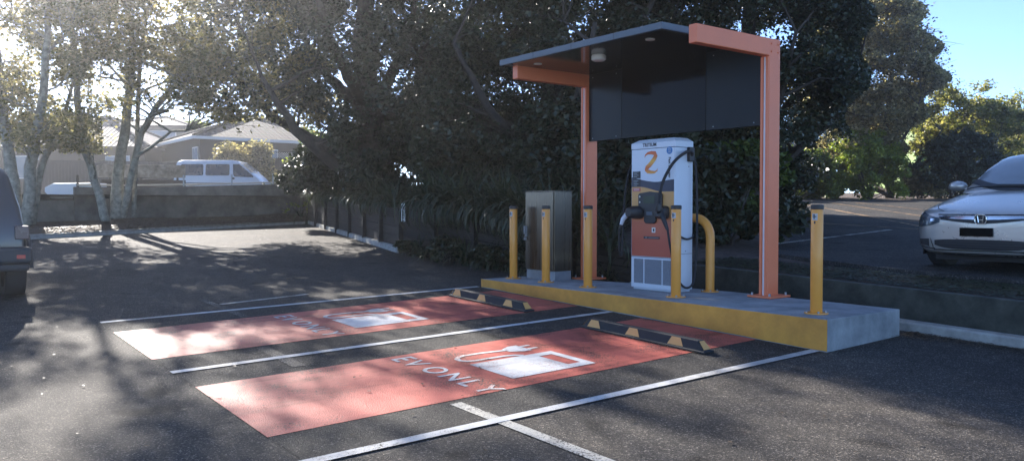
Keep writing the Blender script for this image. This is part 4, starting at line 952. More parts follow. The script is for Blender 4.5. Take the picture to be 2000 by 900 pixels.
def arch(xc, rr, z0, n=9, rev=False):
    p = [(xc+rr*math.cos(math.pi*i/n), z0+rr*math.sin(math.pi*i/n)) for i in range(n+1)]
    return p[::-1] if rev else p
# white van, facing right, seen side on
vx, vy = P(362, 350, 42), P(531, 350, 42)
vr = thing('white_van', 'pale blue white van parked behind the grey wall, facing right', 'van', (vx.x+.05, 41.2, 2.08))
VL = vy.x-vx.x
vz = P(400, 314.5, 41.2).z-2.08; sc = VL/4.7; k = vz/1.98
prof = [(0, .35), (0, .9), (.06, 1.5), (.16, 1.90), (.4, 1.98), (3.05, 1.98), (3.35, 1.92), (4.05, 1.35), (4.35, 1.12), (4.62, .80), (4.70, .55), (4.70, .35)] + arch(3.75, .36, .35) + arch(.95, .36, .35)
vr.scale = (sc, 1, k)
extruded_car(vr, prof, .84, M_vanp, .06, (.95, .12))
def side_panel(parent, name, pts, y, mt, bevel=.0, th=.012, tumble=None):
    m = MB()
    f = lambda u, v, d: (u, -((.84 if not tumble else tumble[2])-max(0, v-(tumble[0] if tumble else .95))*(tumble[1] if tumble else .12))-d, v)
    m.prism(pts, -.01, th, f); return m.build(name, mt, parent, bevel=bevel)
def rr_(x0, x1, z0, z1, c=.07, n=4):
    out = []
    for cx, cz, a0 in ((x1-c, z1-c, 0), (x0+c, z1-c, 90), (x0+c, z0+c, 180), (x1-c, z0+c, 270)):
        out += [(cx+c*math.cos(R(a0+90*i/n)), cz+c*math.sin(R(a0+90*i/n))) for i in range(n+1)]
    return out
side_panel(vr, 'side_window', rr_(.38, 1.55, 1.22, 1.78), 0, M_darkglass); side_panel(vr, 'side_window', rr_(1.68, 2.92, 1.22, 1.78), 0, M_darkglass)
fd = side_panel(vr, 'front_door', [(3.04, .45), (3.3, .45), (4.15, .9), (4.25, 1.15), (4.05, 1.3), (3.35, 1.86), (3.04, 1.86)], 0, M_vanp, th=.006)
side_panel(fd, 'door_window', [(3.12, 1.28), (3.2, 1.16), (4.2, 1.12), (4.14, 1.22), (3.42, 1.78), (3.10, 1.78)], 0, M_darkglass, th=.014)
side_panel(fd, 'door_handle', [(3.08, 1.02), (3.2, 1.02), (3.2, 1.12), (3.08, 1.12)], 0, M_black, th=.03)
side_panel(vr, 'side_moulding', [(.35, .82), (3.4, .82), (3.4, .86), (.35, .86)], 0, M_navy, th=.015)
m = MB(); m.box(4.52, 4.70, -.80, -.55, .72, .92); m.box(4.52, 4.70, .55, .80, .72, .92); m.build('headlight', M_lampi, vr, bevel=.03)
m = MB(); m.box(-.04, .12, -.85, .85, .4, .62); m.build('rear_bumper', M_bump, vr, bevel=.03)
m = MB(); m.add([(3.42, -.66, 1.885), (4.06, -.74, 1.38), (4.06, .74, 1.38), (3.42, .66, 1.885)], [(0, 1, 2, 3)]); m.build('windscreen', M_carglass, vr)
m = MB(); m.box(.25, 1.6, -.70, -.66, 1.985, 2.03); m.build('roof_rack', M_bump, vr)
for x in (.95, 3.75):
    for s in (1, -1): wheel(vr, x, s*.72, .31, .19, s)
# dark 4x4 at the left edge, rear towards the right
SU = W(-5.71, 8.46)
sx0 = P(62, 508, 11.1)
sr = thing('dark_suv', 'dark charcoal four wheel drive cut off by the left edge of the photo', 'car', (-7.16, 10.5, gz(-7.16, 10.5)), ANG+math.pi/2)
m = MB(); m.add([(.205, -.68, 1.22), (.345, -.60, 1.64), (.345, .60, 1.64), (.205, .68, 1.22)], [(0, 1, 2, 3)]); m.build('rear_window', M_darkglass, sr)
SC = 1.0
prof = [(.12, .50), (.12, .95), (.20, 1.25), (.36, 1.72), (.50, 1.80), (3.0, 1.80), (3.5, 1.22), (4.5, 1.08), (4.62, .9), (4.62, .45)]+arch(3.85, .46, .42)+arch(.76, .46, .42)
extruded_car(sr, prof, .90, M_suvp, .10, (.98, .27))
m = MB(); m.box(-.04, .55, -.93, .93, .50, .72); m.box(.0, .5, -.90, .90, .40, .50); bu = m.build('rear_bumper', M_bump, sr, bevel=.04)
for s in (1, -1):
    m = MB(); m.box(-.052, -.0405, s*.74, s*.84, .57, .62); m.build('bumper_lamp', M_taill, bu)
    m = MB(); m.box(.09, .30, s*.74, s*.905, .82, 1.0); m.build('tail_light', mat('smoked lamp', (.09, .05, .05), .25) if s == 1 else bpy.data.materials['smoked lamp'], sr, bevel=.01)
    for (a, b) in ((.62, 1.55), (1.68, 2.75)):
        m = MB(); m.prism(rr_(a, b, 1.16, 1.62, .06), .0, .012, lambda u, v, d: (u, s*(.90-max(0, v-.98)*.27+d-.004), v)); m.build('side_window', M_darkglass, sr)
    for x in (.76, 3.85):
        wheel(sr, x, s*.78, .40, .25, s)
        m = MB(); n = 14
        pts_ = [(x+.47*math.cos(math.pi*i/n), s*.93, .42+.47*math.sin(math.pi*i/n)) for i in range(n+1)]; m.tube(pts_, .045, 8); m.build('fender_flare', M_bump, sr)
#PART3
# ------------------------------------------------------------------ vegetation
def leafmesh(name, cents, nper, rads, size, m, parent, seed, origin, flat=.0, cull=None, aspect=.62, up=.35, shell=False):
    g = np.random.default_rng(seed); cents = np.array(cents, dtype=float); nper = np.array(nper); rads = np.array(rads, dtype=float)
    idx = np.repeat(np.arange(len(cents)), nper); N = len(idx)
    d = g.normal(size=(N, 3)); d /= np.linalg.norm(d, axis=1)[:, None]
    rr = g.random(N)**(1/2.2)
    if shell: rr = .55+.5*g.random(N)
    # sub clumps so foliage sits in sprays
    sub = g.normal(size=(len(cents), 9, 3))*.55
    sidx = g.integers(0, 9, N)
    off = d*rr[:, None]*.5 + sub[idx, sidx]*.62
    p = cents[idx] + off*rads[idx]
    if cull is not None:
        k = cull(p, g); p = p[k]; N = len(p)
    s = size*(.55+.9*g.random(N))
    a = g.normal(size=(N, 3)); a[:, 2] = a[:, 2]*.6-.15; a /= np.linalg.norm(a, axis=1)[:, None]
    nrm = g.normal(size=(N, 3)); nrm[:, 2] += up*2; b = np.cross(nrm, a); b /= (np.linalg.norm(b, axis=1)[:, None]+1e-9)
    c = np.cross(a, b)
    A_ = a*s[:, None]*.5; B_ = b*s[:, None]*.5*aspect; C_ = c*s[:, None]*.12
    v = np.stack([p-A_, p+B_-A_*.1+C_, p+A_, p-B_-A_*.1+C_], axis=1).reshape(-1, 3) - np.array(origin)
    me = bpy.data.meshes.new(name); me.vertices.add(4*N); me.vertices.foreach_set('co', v.astype(np.float32).ravel())
    me.loops.add(4*N); me.loops.foreach_set('vertex_index', np.arange(4*N, dtype=np.int32)); me.polygons.add(N)
    me.polygons.foreach_set('loop_start', (np.arange(N)*4).astype(np.int32)); me.polygons.foreach_set('loop_total', np.full(N, 4, dtype=np.int32))
    me.update(calc_edges=True); me.materials.append(m)
    return link(name, me, parent)
def wob(p, a, r): return Vector((p.x+r.uniform(-a, a), p.y+r.uniform(-a, a), p.z+r.uniform(-a, a)))
def tree(name, label, base, stems, cents, nper, rads, size, lm, bm, seed, group=None, cull=None, brad=.035, twigs=3, up=.35, cat='tree'):
    r = random.Random(seed); root = thing(name, label, cat, base, 0, group); base = Vector(base)
    if cull is not None:
        keep = [i for i, c_ in enumerate(cents) if cull(np.repeat(np.array([c_]), 24, axis=0)+np.random.default_rng(i).normal(size=(24, 3))*.3, np.random.default_rng(i)).mean() > .4]
        cents = [cents[i] for i in keep]; nper = [nper[i] for i in keep]; rads = [rads[i] for i in keep]
    m = MB(); nodes = []
    for st_ in stems:
        pts = [Vector(q[:3]) for q in st_]; rad = [q[3] for q in st_]; fine = []; fr = []
        for i in range(len(pts)-1):
            for k in range(4):
                t = k/4; p = pts[i].lerp(pts[i+1], t); p = wob(p, .03 if i or k else 0, r); fine.append(p-base); fr.append(rad[i]*(1-t)+rad[i+1]*t)
        fine.append(pts[-1]-base); fr.append(rad[-1])
        m.tube(fine, fr, 9, True); nodes += [(p+base, q) for p, q in zip(fine, fr)]
    for c, rd in zip(cents, rads):
        c = Vector(c); best = None
        for p, q in nodes:
            dz = c.z-p.z; dh = math.hypot(c.x-p.x, c.y-p.y)
            cost = (c-p).length + (2.0 if dz < dh*.2 else 0) + (0 if q > .02 else 1)
            if best is None or cost < best[0]: best = (cost, p, q)
        p, q = best[1], best[2]; n = 5; path = []; L_ = (c-p).length
        for i in range(n+1):
            t = i/n; x = p.lerp(c, t); x.z += math.sin(t*math.pi)*L_*.06; x = wob(x, L_*.035 if 0 < i < n else 0, r); path.append(x)
        r0 = min(q*.7, brad*(.6+L_*.25)); rads_ = [r0*(1-i/n)+.008 for i in range(n+1)]
        m.tube([x-base for x in path], rads_, 5, False)
        if L_ > 1.2: nodes += [(path[2], rads_[2]), (path[3], rads_[3])]
        for _ in range(twigs):
            e = c+Vector((r.gauss(0, .5)*rd[0], r.gauss(0, .5)*rd[1], r.gauss(0, .45)*rd[2])); s_ = path[r.choice((3, 4, 5))]; mid = wob(s_.lerp(e, .5), .06, r)
            m.tube([s_-base, mid-base, e-base], [.012, .008, .004], 4, False)
    o = m.build('trunk', bm, root, fix=False, smooth=True)
    leafmesh('crown', cents, nper, rads, size, lm, root, seed, tuple(base), cull=cull, up=up)
    return root
def prj(p):
    cp, sp_ = math.cos(PITCH), math.sin(PITCH); z = p[:, 2]-HC
    yf = p[:, 1]*cp - z*sp_; zu = p[:, 1]*sp_ + z*cp
    return 1000+F*p[:, 0]/yf, 450-F*zu/yf
# --- left maples
def scat(seed, boxes, Y, dy, rad, dens):
    r = random.Random(seed); cs = []; ns = []; rs = []
    for (x0, x1, y0, y1, n, lf) in boxes:
        for _ in range(n):
            y = Y+r.uniform(-dy, dy); c = P(r.uniform(x0, x1), r.uniform(y0, y1), y); q = rad*r.uniform(.7, 1.25)
            cs.append(tuple(c)); ns.append(int(lf*dens*r.uniform(.6, 1.3))); rs.append((q*1.15, q*1.15, q*.75))
    return cs, ns, rs
def stem(pts, Y, bz=None):
    out = []
    for i, (px, py, dy, r_) in enumerate(pts):
        p = P(px, py, Y+dy)
        if i == 0: p.z = gz(p.x, p.y, .12)
        out.append((p.x, p.y, p.z, r_))
    return out
s1 = [stem([(38, 440, 0, .20), (22, 330, 0, .16), (5, 200, .3, .12), (-10, 60, .8, .08), (-40, -120, 1.2, .04)], 23.5), stem([(52, 440, .0, .19), (60, 330, 0, .15), (85, 190, -.3, .11), (95, 40, -.6, .08), (80, -150, -1, .04)], 23.5), stem([(60, 440, .1, .12), (75, 340, .5, .10), (125, 230, 1, .06), (150, 130, 1.6, .035)], 23.5)]
c, n, rd = scat(1, [(-180, 150, -380, -60, 16, 260), (-160, 190, -60, 150, 62, 250), (-100, 190, 150, 290, 34, 260)], 24, 2.2, .68, 1.0)
def cullL(p, g):
    X, Y_ = prj(p); k = np.ones(len(p), bool); u = g.random(len(p))
    k &= ~((np.abs(X-212) < 32) & (np.abs(Y_-150) < 34) & (u < .7))
    k &= ~((np.abs(X-325) < 40) & (np.abs(Y_-212) < 18) & (u < .7))
    k &= ~((X > 200) & (X < 560) & (Y_ > 238) & (Y_ < 480) & (u < .93))
    k &= ~((X > -260) & (X < 560) & (Y_ > 300) & (Y_ < 500) & (u < .93))
    k &= ~((X > 200) & (X < 420) & (Y_ > 200) & (u < .45))
    return k
tree('maple_tree', 'multi trunked maple with pale mottled bark at the far left edge', (s1[0][0][0], s1[0][0][1], s1[0][0][2]), s1, c, n, rd, .115, L_spring, M_bark, 11, 'spring maples in the mulch bed', cullL)
s2 = [stem([(212, 438, 0, .13), (185, 350, 0, .115), (155, 250, .1, .10), (150, 140, .3, .085), (138, 20, .5, .06), (130, -120, .8, .03)], 24.3)]
c, n, rd = scat(2, [(60, 240, -380, -60, 9, 260), (70, 230, -60, 130, 32, 235), (60, 200, 200, 300, 20, 200)], 24.5, 2., .66, 1.0)
tree('maple_tree', 'slender single trunk maple leaning left, second from the left', s2[0][0][:3], s2, c, n, rd, .11, L_spring, M_bark, 12, 'spring maples in the mulch bed', cullL)
s3 = [stem([(228, 440, 0, .20), (232, 340, 0, .165), (243, 250, 0, .14), (255, 170, .2, .12), (262, 90, .4, .09), (240, -30, .6, .06), (230, -170, .8, .03)], 25), stem([(234, 345, 0, .11), (275, 260, -.3, .10), (320, 190, -.6, .085), (365, 140, -1, .07), (405, 110, -1.3, .05), (470, 60, -1.6, .03)], 25), stem([(258, 160, .2, .07), (275, 100, .6, .06), (290, 20, 1, .04), (300, -80, 1.4, .02)], 25)]
c, n, rd = scat(3, [(180, 560, -380, -60, 17, 260), (200, 580, -60, 150, 96, 240), (150, 420, 100, 215, 24, 260), (330, 640, 100, 235, 56, 270), (220, 300, 200, 290, 8, 90)], 25, 2.6, .68, 1.0)
tree('maple_tree', 'forked maple with pale trunk in front of the tiled houses', s3[0][0][:3], s3, c, n, rd, .12, L_spring, M_bark, 13, 'spring maples in the mulch bed', cullL)
# --- big dark evergreens
def ell(seed, cx, cy, cz, rx, ry, rz, n, lf, inner=.55, lo=None, rad=.85):
    r = random.Random(seed); cs = []; ns = []; rs = []
    while len(cs) < n:
        v = Vector((r.gauss(0, 1), r.gauss(0, 1), r.gauss(0, 1))).normalized(); t = inner+(1-inner)*r.random()**.6
        p = Vector((cx+v.x*rx*t, cy+v.y*ry*t, cz+v.z*rz*t))
        if lo and p.z < lo(p, r): continue
        q = rad*r.uniform(.7, 1.3); cs.append(tuple(p)); ns.append(int(lf*r.uniform(.7, 1.3))); rs.append((q*1.1, q*1.1, q*.8))
    return cs, ns, rs
def bigstems(x, y, z, h, r0, seed, n=6, spread=3):
    r = random.Random(seed); out = [[(x, y, z-.2, r0), (x+.1, y, z+h*.2, r0*.85), (x-.1, y+.1, z+h*.45, r0*.6), (x+.2, y, z+h*.8, r0*.25)]]
    for i in range(n):
        a = 2*math.pi*i/n+r.uniform(-.3, .3); hh = z+h*r.uniform(.05, .3); L_ = spread*r.uniform(.7, 1.1)
        out.append([(x, y, hh, r0*.5), (x+math.cos(a)*L_*.35, y+math.sin(a)*L_*.35, hh+.5, r0*.36), (x+math.cos(a)*L_*.7, y+math.sin(a)*L_*.7, hh+1.3, r0*.24), (x+math.cos(a)*L_, y+math.sin(a)*L_, hh+2.6, r0*.12)])
    return out
def cullD(p, g):
    X, Y_ = prj(p); u = g.random(len(p)); k = np.ones(len(p), bool)
    k &= ~((X < 625) & (Y_ > 225) & (Y_ < 480) & (u < .95))
    k &= ~((X < 520) & (u < .6)); k &= ~((X < 620) & (u < .35)); k &= ~((X < 640) & (Y_ > 222))
    k &= ~((np.abs(X-925) < 36) & (np.abs(Y_-332) < 17)); k &= ~((np.abs(X-965) < 14) & (np.abs(Y_-318) < 22) & (u < .9))
    k &= ~((np.abs(X-800) < 26) & (np.abs(Y_-292) < 14) & (u < .7))
    k &= ~((X > 1695-(Y_ > 120)*(Y_-120)*.28+18*np.sin(Y_*.05)) & (Y_ > -80))
    k &= ~((X > 1505) & (Y_ > 287+10*np.sin(X*.06)))
    return k
b1 = Vector((-4.15, 23.6, gz(0, 23.6, .9)))
lo1 = lambda p, r: (4.3 if p.x < -6 else 3.2)+r.uniform(-.4, .4)
c, n, rd = ell(21, -3.6, 23.4, 7.2, 4.7, 4.0, 5.6, 190, 520, .5, lo1)
tree('evergreen_tree', 'big dark evergreen with thick trunk at the centre left of the photo', b1, bigstems(b1.x, b1.y, b1.z, 10, .48, 5, 8, 4.2), c, [int(q*1.35) for q in n], rd, .112, L_dark, M_darkbark, 31, 'big dark evergreens', cullD, brad=.05)
b2 = Vector((1.0, 21.5, gz(0, 21.5, .9)))
c, n, rd = ell(22, 1.3, 22.0, 7.0, 4.6, 4.2, 5.6, 220, 540, .5, lambda p, r: 2.7+r.uniform(-.5, .5))
tree('evergreen_tree', 'dark evergreen rising directly behind the left side of the canopy', b2, bigstems(b2.x, b2.y, b2.z, 10, .40, 6, 8, 4.0), c, [int(q*1.35) for q in n], rd, .108, L_dark, M_darkbark, 32, 'big dark evergreens', cullD, brad=.05)
b3 = Vector((6.4, 22.2, gz(0, 22.2, .7)))
c, n, rd = ell(23, 6.0, 22.2, 6.8, 3.8, 3.6, 5.6, 310, 560, .5, lambda p, r: 3.1+r.uniform(-.35, .35), .75)
tree('evergreen_tree', 'dense dark evergreen with rounded edge right of the canopy', b3, bigstems(b3.x, b3.y, b3.z, 10, .34, 7, 8, 2.8), c, [int(q*1.35) for q in n], rd, .105, L_dark, M_darkbark, 33, 'big dark evergreens', cullD, brad=.05)
# --- right background trees
t4 = P(1735, 380, 43.5); t4.z = 1.8
def cullR(p, g):
    X, Y_ = prj(p); u = g.random(len(p)); lim = 1790+np.where(Y_ < 140, (Y_)*.42, 62-(Y_-140)*.6)+16*np.sin(Y_*.09)
    return ~((X > lim) & (u < .93)) & ~((X > lim+30))
c, n, rd = ell(24, t4.x-.3, 43.5, 8.2, 4.7, 3.8, 5.9, 330, 400, .35, lambda p, r: 3.4, .82)
tree('deciduous_tree', 'tall tree with bronze young leaves against the blue sky on the right', t4, bigstems(t4.x, 43.5, 1.8, 9.5, .26, 9, 8, 3.6), c, n, rd, .165, L_tan, M_darkbark, 34, None, cullR, brad=.045)
t5 = P(1868, 340, 46); t5.z = gz(0, 46, .2)
c, n, rd = ell(25, P(1895, 0, 46).x, 46, 5.9, 3.0, 2.4, 2.9, 84, 200, .3, lambda p, r: 4.3, .62)
tree('young_tree', 'small open yellow green tree in front of the green building', t5, bigstems(t5.x, 46, t5.z, 6.0, .11, 10, 7, 2.2), c, n, rd, .18, L_olive, M_darkbark, 35, None, None, brad=.025)
t6 = P(1985, 330, 49); t6.z = gz(0, 49, .1)
c, n, rd = ell(26, t6.x+.3, 49, 6.4, 2.7, 2.0, 1.8, 44, 190, .3, lambda p, r: 4.8, .7)
tree('young_tree', 'sparse olive green tree above the silver car roof at the right edge', t6, bigstems(t6.x, 49, t6.z, 5.5, .09, 12, 6, 2.0), c, n, rd, .18, L_olive, M_darkbark, 36, None, None, brad=.025)
t7 = P(398, 260, 70); t7.z = 3
c, n, rd = ell(27, t7.x, 70, 7.6, 1.9, 2, 2.1, 24, 420, .3, None, .8)
tree('garden_tree', 'bright yellow green tree behind the tiled house roof', t7, bigstems(t7.x, 70, 3, 5, .15, 13, 4, 1.4), c, n, rd, .24, L_bright, M_darkbark, 37, None, None)
# --- shrubs and hedges
def shrub(label, cx, cy, z0, rx, ry, h, lm, lf, size, seed, name='shrub', cat='shrub', group=None, nclu=None, cull=None):
    r = random.Random(seed); cs = []; ns = []; rs = []; n = nclu or int(10+6*rx*ry*h**.5)
    for _ in range(n):
        a = r.uniform(0, 6.283); t = r.random()**.5; zz = r.random()**.8
        sh_ = math.sqrt(max(.1, 1-(zz*.85)**2)); q = .32*min(1.2, h*.45)*r.uniform(.8, 1.3)
        cs.append((cx+rx*t*sh_*math.cos(a), cy+ry*t*sh_*math.sin(a), z0+.15+zz*(h-.3))); ns.append(int(lf*r.uniform(.7, 1.3))); rs.append((q*1.6, q*1.6, q*1.2))
    root = thing(name, label, cat, (cx, cy, z0), 0, group); m = MB()
    for c_ in cs[::2]:
        a = Vector((r.uniform(-.15, .15)*rx, r.uniform(-.15, .15)*ry, 0)); b = Vector(c_)-Vector((cx, cy, z0)); m.tube([a, a.lerp(b, .5)+Vector((0, 0, .1)), b], [.025, .016, .006], 5, False)
    m.build('stems', M_darkbark, root, fix=False); leafmesh('foliage', cs, ns, rs, size, lm, root, seed, (cx, cy, z0), cull=cull)
    return root
def dgz(x, y):
    a, b = AB(x, y); return gz(x, y, bed_off(a, b) if b > 2 else .42)
# understory below the central trees
US = [(-6.3, 26.5, 1.1, 1.0, 1.8), (-5.0, 25.2, 1.5, 1.0, 2.3), (-2.6, 24.4, 1.8, 1.2, 2.6), (-.2, 25.5, 1.8, 1.3, 2.6), (-1.2, 19.8, 1.4, 1.0, 1.9), (1.2, 19.0, 1.5, 1.1, 2.3), (3.0, 18.2, 1.5, 1.2, 2.6), (2.0, 24.5, 1.9, 1.3, 3.1), (4.6, 24.0, 1.8, 1.3, 3.2), (2.0, 15.2, 1.2, 1.0, 1.7), (3.6, 13.9, 1.1, .9, 1.5), (-3.6, 21.2, 1.0, .8, 1.4), (.4, 29.5, 2.8, 1.3, 3.6), (-3.8, 29.8, 2.6, 1.3, 3.3), (4.2, 29.5, 2.6, 1.4, 4.2), (5.0, 18.8, 1.2, 1.0, 2.0), (8.3, 29.0, 2.2, 1.3, 3.2)]
UL = ['dark shrub at the left end of the timber wall', 'dark shrub just left of the thick evergreen trunk', 'dark shrub right of the thick evergreen trunk', 'dark shrub beneath the glimpsed small grey house', 'low dark shrub above the vertical sign on the timber wall', 'dark shrub behind the steel cabinet, left of the canopy post', 'dark shrub behind the canopy between post and charger', 'tall dark shrub seen between the left canopy post and charger top', 'tall dark shrub seen over the top of the charger', 'dark shrub low behind the island at the left of the charger', 'dark shrub low behind the yellow hoop guard', 'small dark shrub on the timber wall left of the vertical sign', 'broad dark shrub far behind the left canopy post', 'broad dark shrub far behind the thick trunk', 'broad tall dark shrub far behind the charger', 'dark shrub just left of the right canopy post', 'dark shrub at the left end of the long hedge']
for i, ((x, y, rx, ry, h), l) in enumerate(zip(US, UL)):
    if i in (16,): continue
    shrub(l, x, y, dgz(x, y)-.05, rx, ry, h, L_dark if i not in (8, 15) else L_hedge, 520, .13, 100+i, group='understory shrubs below the evergreens')
HG = [(5.9, 27.5, 1.9, 1.2, 2.9, L_hedge, 'glossy green hedge bush between the charger and right canopy post'), (13.6, 40.5, 2.6, 1.2, 2.4, L_hedge, 'glossy hedge bush directly right of the right canopy post'), (15.6, 43.2, 2.0, 1.2, 2.2, L_hedge, 'glossy hedge bush below the pylon sign'), (17.6, 41.0, 1.7, 1.2, 3.3, L_bright, 'bright yellow green bush right of the pylon sign'), (21.0, 42.5, 1.5, 1.0, 1.5, L_tan, 'sparse tan bush at the gap in the hedge'), (22.6, 42.0, 2.6, 1.3, 3.2, L_dark, 'rounded dark bush left of the silver car'), (7.4, 24.2, 1.2, 1.0, 2.2, L_dark, 'dark bush hugging the right canopy post'), (10.0, 39.0, 1.9, 1.1, 2.4, L_hedge, 'glossy hedge bush hidden mostly behind the right canopy post')]
for i, (x, y, rx, ry, h, lm, l) in enumerate(HG):
    shrub(l, x, y, gz(x, y, .42), rx, ry, h, lm, 480, .14, 140+i, group='hedge bushes along the upper car park', nclu=int(24*rx))
p_ = G(578, 418, .2); shrub('bright leaved broad leaf shrub at the right end of the mulch bed', p_.x, p_.y-.4, p_.z, 1.0, .8, 1.1, L_bright, 90, .20, 160, nclu=16)
p_ = G(200, 432, .15); shrub('small green shrub low at the base of the maples', p_.x-1.4, p_.y, p_.z, .9, .5, .7, L_hedge, 120, .13, 161, nclu=12)
p_ = P(452, 312, 45.5); shrub('flowering cream bush above the fence over the van roof', p_.x, 45.4, 2.1, 1.0, .5, P(450, 284, 45.5).z-2.1, L_tan, 210, .17, 162, nclu=26)
p_ = P(508, 312, 45.5); shrub('flowering yellow cream bush above the fence right of the first', p_.x, 45.4, 2.1, .8, .5, P(508, 284, 45.5).z-2.1, L_tan, 210, .17, 163, nclu=22)
p_ = P(612, 312, 40); shrub('climbing bright shrub beside the end of the tiled house', p_.x, 40, 2.1, .7, .6, P(610, 262, 40).z-2.1, L_bright, 200, .16, 164, nclu=26)
# far tree belt that closes the horizon behind the houses and buildings
r_ = random.Random(77); k = 0
for px in list(range(-60, 660, 62)):
    y = 92+r_.uniform(-6, 6); p = P(px, 300, y); h = r_.uniform(5.2, 7.0); lm = [L_dark, L_hedge][k % 2]; k += 1
    shrub(['tall dark tree line clump behind the houses', 'tall green tree line clump behind the houses'][k % 2], p.x, y, 2.5, 3.6, 2.5, h, lm, 260, .5, 300+k, name='distant_tree', cat='tree', group=['dark tree line behind the houses', 'green tree line behind the houses'][k % 2], nclu=26)
for px in list(range(1500, 2160, 60)):
    y = 85+r_.uniform(-6, 6); p = P(px, 300, y); h = r_.uniform(5.5, 7.5); k += 1
    shrub('dark distant trees on the horizon behind the green building', p.x, y, 2.5, 3.4, 2.5, h, L_dark, 260, .5, 300+k, name='distant_tree', cat='tree', group='distant trees behind the green building', nclu=26)
# --- strappy plants
def strap(seed, nb=46, L0=.75):
    r = random.Random(seed); m = MB()
    for _ in range(nb):
        a = r.uniform(0, 6.283); L_ = L0*r.uniform(.6, 1.2); lean = r.uniform(.3, 1.9); w_ = r.uniform(.012, .022); pts = []; n = 6
        ca, sa = math.cos(a), math.sin(a); x = .05*r.random(); z = 0; th = math.pi/2-lean*.35
        for i in range(n+1):
            ww = w_*(1-(i/n)**2*.9); pts.append(((x*ca-sa*ww, x*sa+ca*ww, z), (x*ca+sa*ww, x*sa-ca*ww, z)))
            x += math.cos(th)*L_/n; z += math.sin(th)*L_/n; th -= lean*.42
        v = [q for p in pts for q in p]; m.add(v, [(2*i, 2*i+1, 2*i+3, 2*i+2) for i in range(n)])
    return m
protos = [strap(s).v and strap(s).build('strappy_plant', L_flax, fix=False) for s in (1, 2, 3, 4)]
spots = []
r_ = random.Random(5)
for i in range(34):
    b = r_.uniform(6.0, 22); a = amin(b)+r_.uniform(.15, 1.3); spots.append((a, b, .9+r_.random()*.5))
for i in range(40): b = r_.uniform(4.4, 11.0); spots.append((amin(b)-r_.uniform(-.12, .02), b, 1.25+r_.random()*.4))
for i in range(8): b = r_.uniform(11.6, 15.5); spots.append((amin(b)+.12, b, 1.1+r_.random()*.3))
for i in range(16): b = r_.uniform(16, 21.7); spots.append((amin(b)+r_.uniform(-.3, -.1) if False else amin(b)+.12, b, 1.0))
for i in range(22): b = r_.uniform(4.6, 10.8); spots.append((r_.uniform(1.45, 1.72), b, .55+r_.random()*.5))
used = set()
spots = [q for q in spots if not (abs(q[1]-10.85) < .55 and q[0] < 2.3)]
for i, (a, b, s) in enumerate(spots):
    k = i % 4
    o = protos[k] if k not in used else protos[k].copy()
    if k in used: C.objects.link(o)
    used.add(k); p = W(a, b); o.location = (p.x, p.y, gz(p.x, p.y, bed_off(a, b) if a > 1.78 or b > 11.1 else -.0)-.03); o.rotation_euler = (0, 0, r_.uniform(0, 6.28)); o.scale = (s, s, s)
    low_ = a < 1.73 and b < 11.1
    tag(o, 'low strappy leaved clump growing at the foot of the timber wall' if low_ else 'dark strappy leaved clump growing along the top of the timber wall', 'plant', 'strappy plants at the foot of the timber wall' if low_ else 'strappy plants on top of the timber wall')
o = protos[1].copy(); C.objects.link(o); p_ = G(598, 432, .1); o.location = p_+Vector((-.3, .5, 0)); tag(o, 'strappy clump beside the bright shrub at the kerb corner', 'plant'); 
if 'group' in o: del o['group']
for k_, (a, b, rr, hh) in enumerate([(1.50, 10.3, .32, .40), (1.45, 8.8, .40, .55), (1.45, 7.4, .36, .50), (1.5, 6.4, .34, .65)]):
    p = W(a, b); shrub(['low dark weed shrub at the foot of the timber wall under the vertical sign', 'low dark shrub midway along the foot of the timber wall', 'low dark shrub at the wall foot, left of the island', 'dark shrub at the wall foot directly behind the leftmost bollard'][k_], p.x, p.y, p.z, rr, rr*1.3, hh, L_dark, 200, .08, 400+k_, nclu=12, group='low shrubs at the foot of the timber wall')
# --- litter
def litter(name, label, fn, n, size, seed, lm=L_litter):
    g = random.Random(seed); m = MB()
    for _ in range(n):
        p, z = fn(g); a = g.uniform(0, 6.283); s = size*g.uniform(.4, 1.3); t = g.uniform(-.4, .4); ca, sa = math.cos(a), math.sin(a)
        m.add([(p[0]-ca*s, p[1]-sa*s, z+.004), (p[0]-sa*s*.5, p[1]+ca*s*.5, z+.004+abs(t)*s*.6), (p[0]+ca*s, p[1]+sa*s, z+.006), (p[0]+sa*s*.5, p[1]-ca*s*.5, z+.004+abs(t)*s*.3)], [(0, 1, 2, 3)])
    o = m.build(name, lm, fix=False); return tag(o, label, 'leaf litter', kind='stuff')
def f1(g):
    b = -1.6*g.random()**1.6+.0; a = 1.6-abs(g.gauss(0, .12))*(1+.6*math.exp(-abs(b)*2)); p = W(a, b, off=.012); return p, p.z
litter('leaf_litter', 'brown leaf litter gathered in the gutter by the island corner', f1, 900, .018, 1)
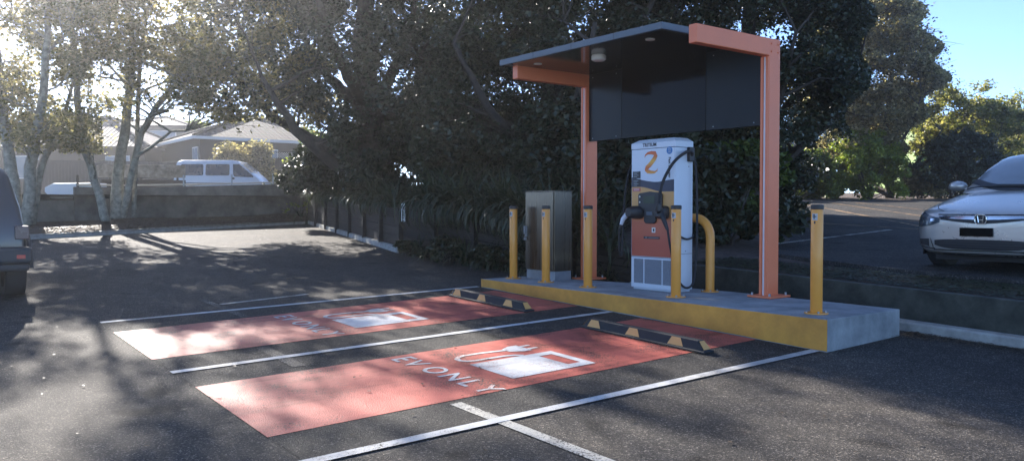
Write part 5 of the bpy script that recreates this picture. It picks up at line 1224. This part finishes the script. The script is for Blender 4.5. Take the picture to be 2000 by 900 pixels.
def f2(g):
    a = g.uniform(-8, 1.5); b = g.uniform(-2, 12); p = W(a, b, off=.012); return p, p.z
litter('leaf_litter', 'scattered dry leaves over the asphalt and bays', f2, 420, .022, 2)
def f3(g):
    s = g.random() < .5; b = (2.2 if s else 5.0)-g.random()*1.5; b = (.66+1.6*g.random()) if s else (3.5+1.6*g.random()); a = (-.93 if s else -.81)-.085-abs(g.gauss(0, .035)); p = W(a, b, off=.014); return p, p.z
litter('leaf_litter', 'fine dark litter caught along the front of the wheel stops', f3, 900, .008, 3)
def f4(g):
    b = 8.5+g.gauss(0, 2.2); a = 1.6-abs(g.gauss(0, .5)); p = W(a, b, off=.012); return p, p.z
litter('leaf_litter', 'leaf litter spread along the foot of the timber wall', f4, 1500, .022, 4)
def f5(g):
    u = g.random(); v = g.random()*.6; p = lb(u, v); return p, p[2]+.01
litter('bark_chips', 'coarse bark chips covering the mulch bed', f5, 9000, .05, 5)
def f6(g):
    a = 1.95+g.random()*1.15; b = g.uniform(-8, 3.5); p = W(a, b); return p, gz(p.x, p.y, .43)
gr = litter('ground_cover', 'short dark grass and weeds on the bank above the mossy wall', f6, 26000, .028, 6, L_flax)
gr['category'] = 'grass'
for v in gr.data.vertices: pass
# ------------------------------------------------------------------ added volume imitating veiling lens glare
hz = MB(); hz.box(-140, 140, -12, 130, -6, 22)
ho = hz.build('glare_haze', [], None) if False else None
me = bpy.data.meshes.new('glare_haze'); me.from_pydata(hz.v, [], hz.f); mh = bpy.data.materials.new('pale glare veil'); mh.use_nodes = True; t = mh.node_tree
t.nodes.remove(t.nodes['Principled BSDF']); pv = t.nodes.new('ShaderNodeVolumePrincipled'); pv.inputs['Color'].default_value = (.95, .96, 1, 1); pv.inputs['Density'].default_value = .0011; pv.inputs['Anisotropy'].default_value = .86
t.links.new(pv.outputs[0], t.nodes['Material Output'].inputs['Volume']); me.materials.append(mh); ho = link('glare_haze', me); tag(ho, kind='stuff', label='thin even volume added to imitate the veil of lens glare'); ho.display_type = 'WIRE'
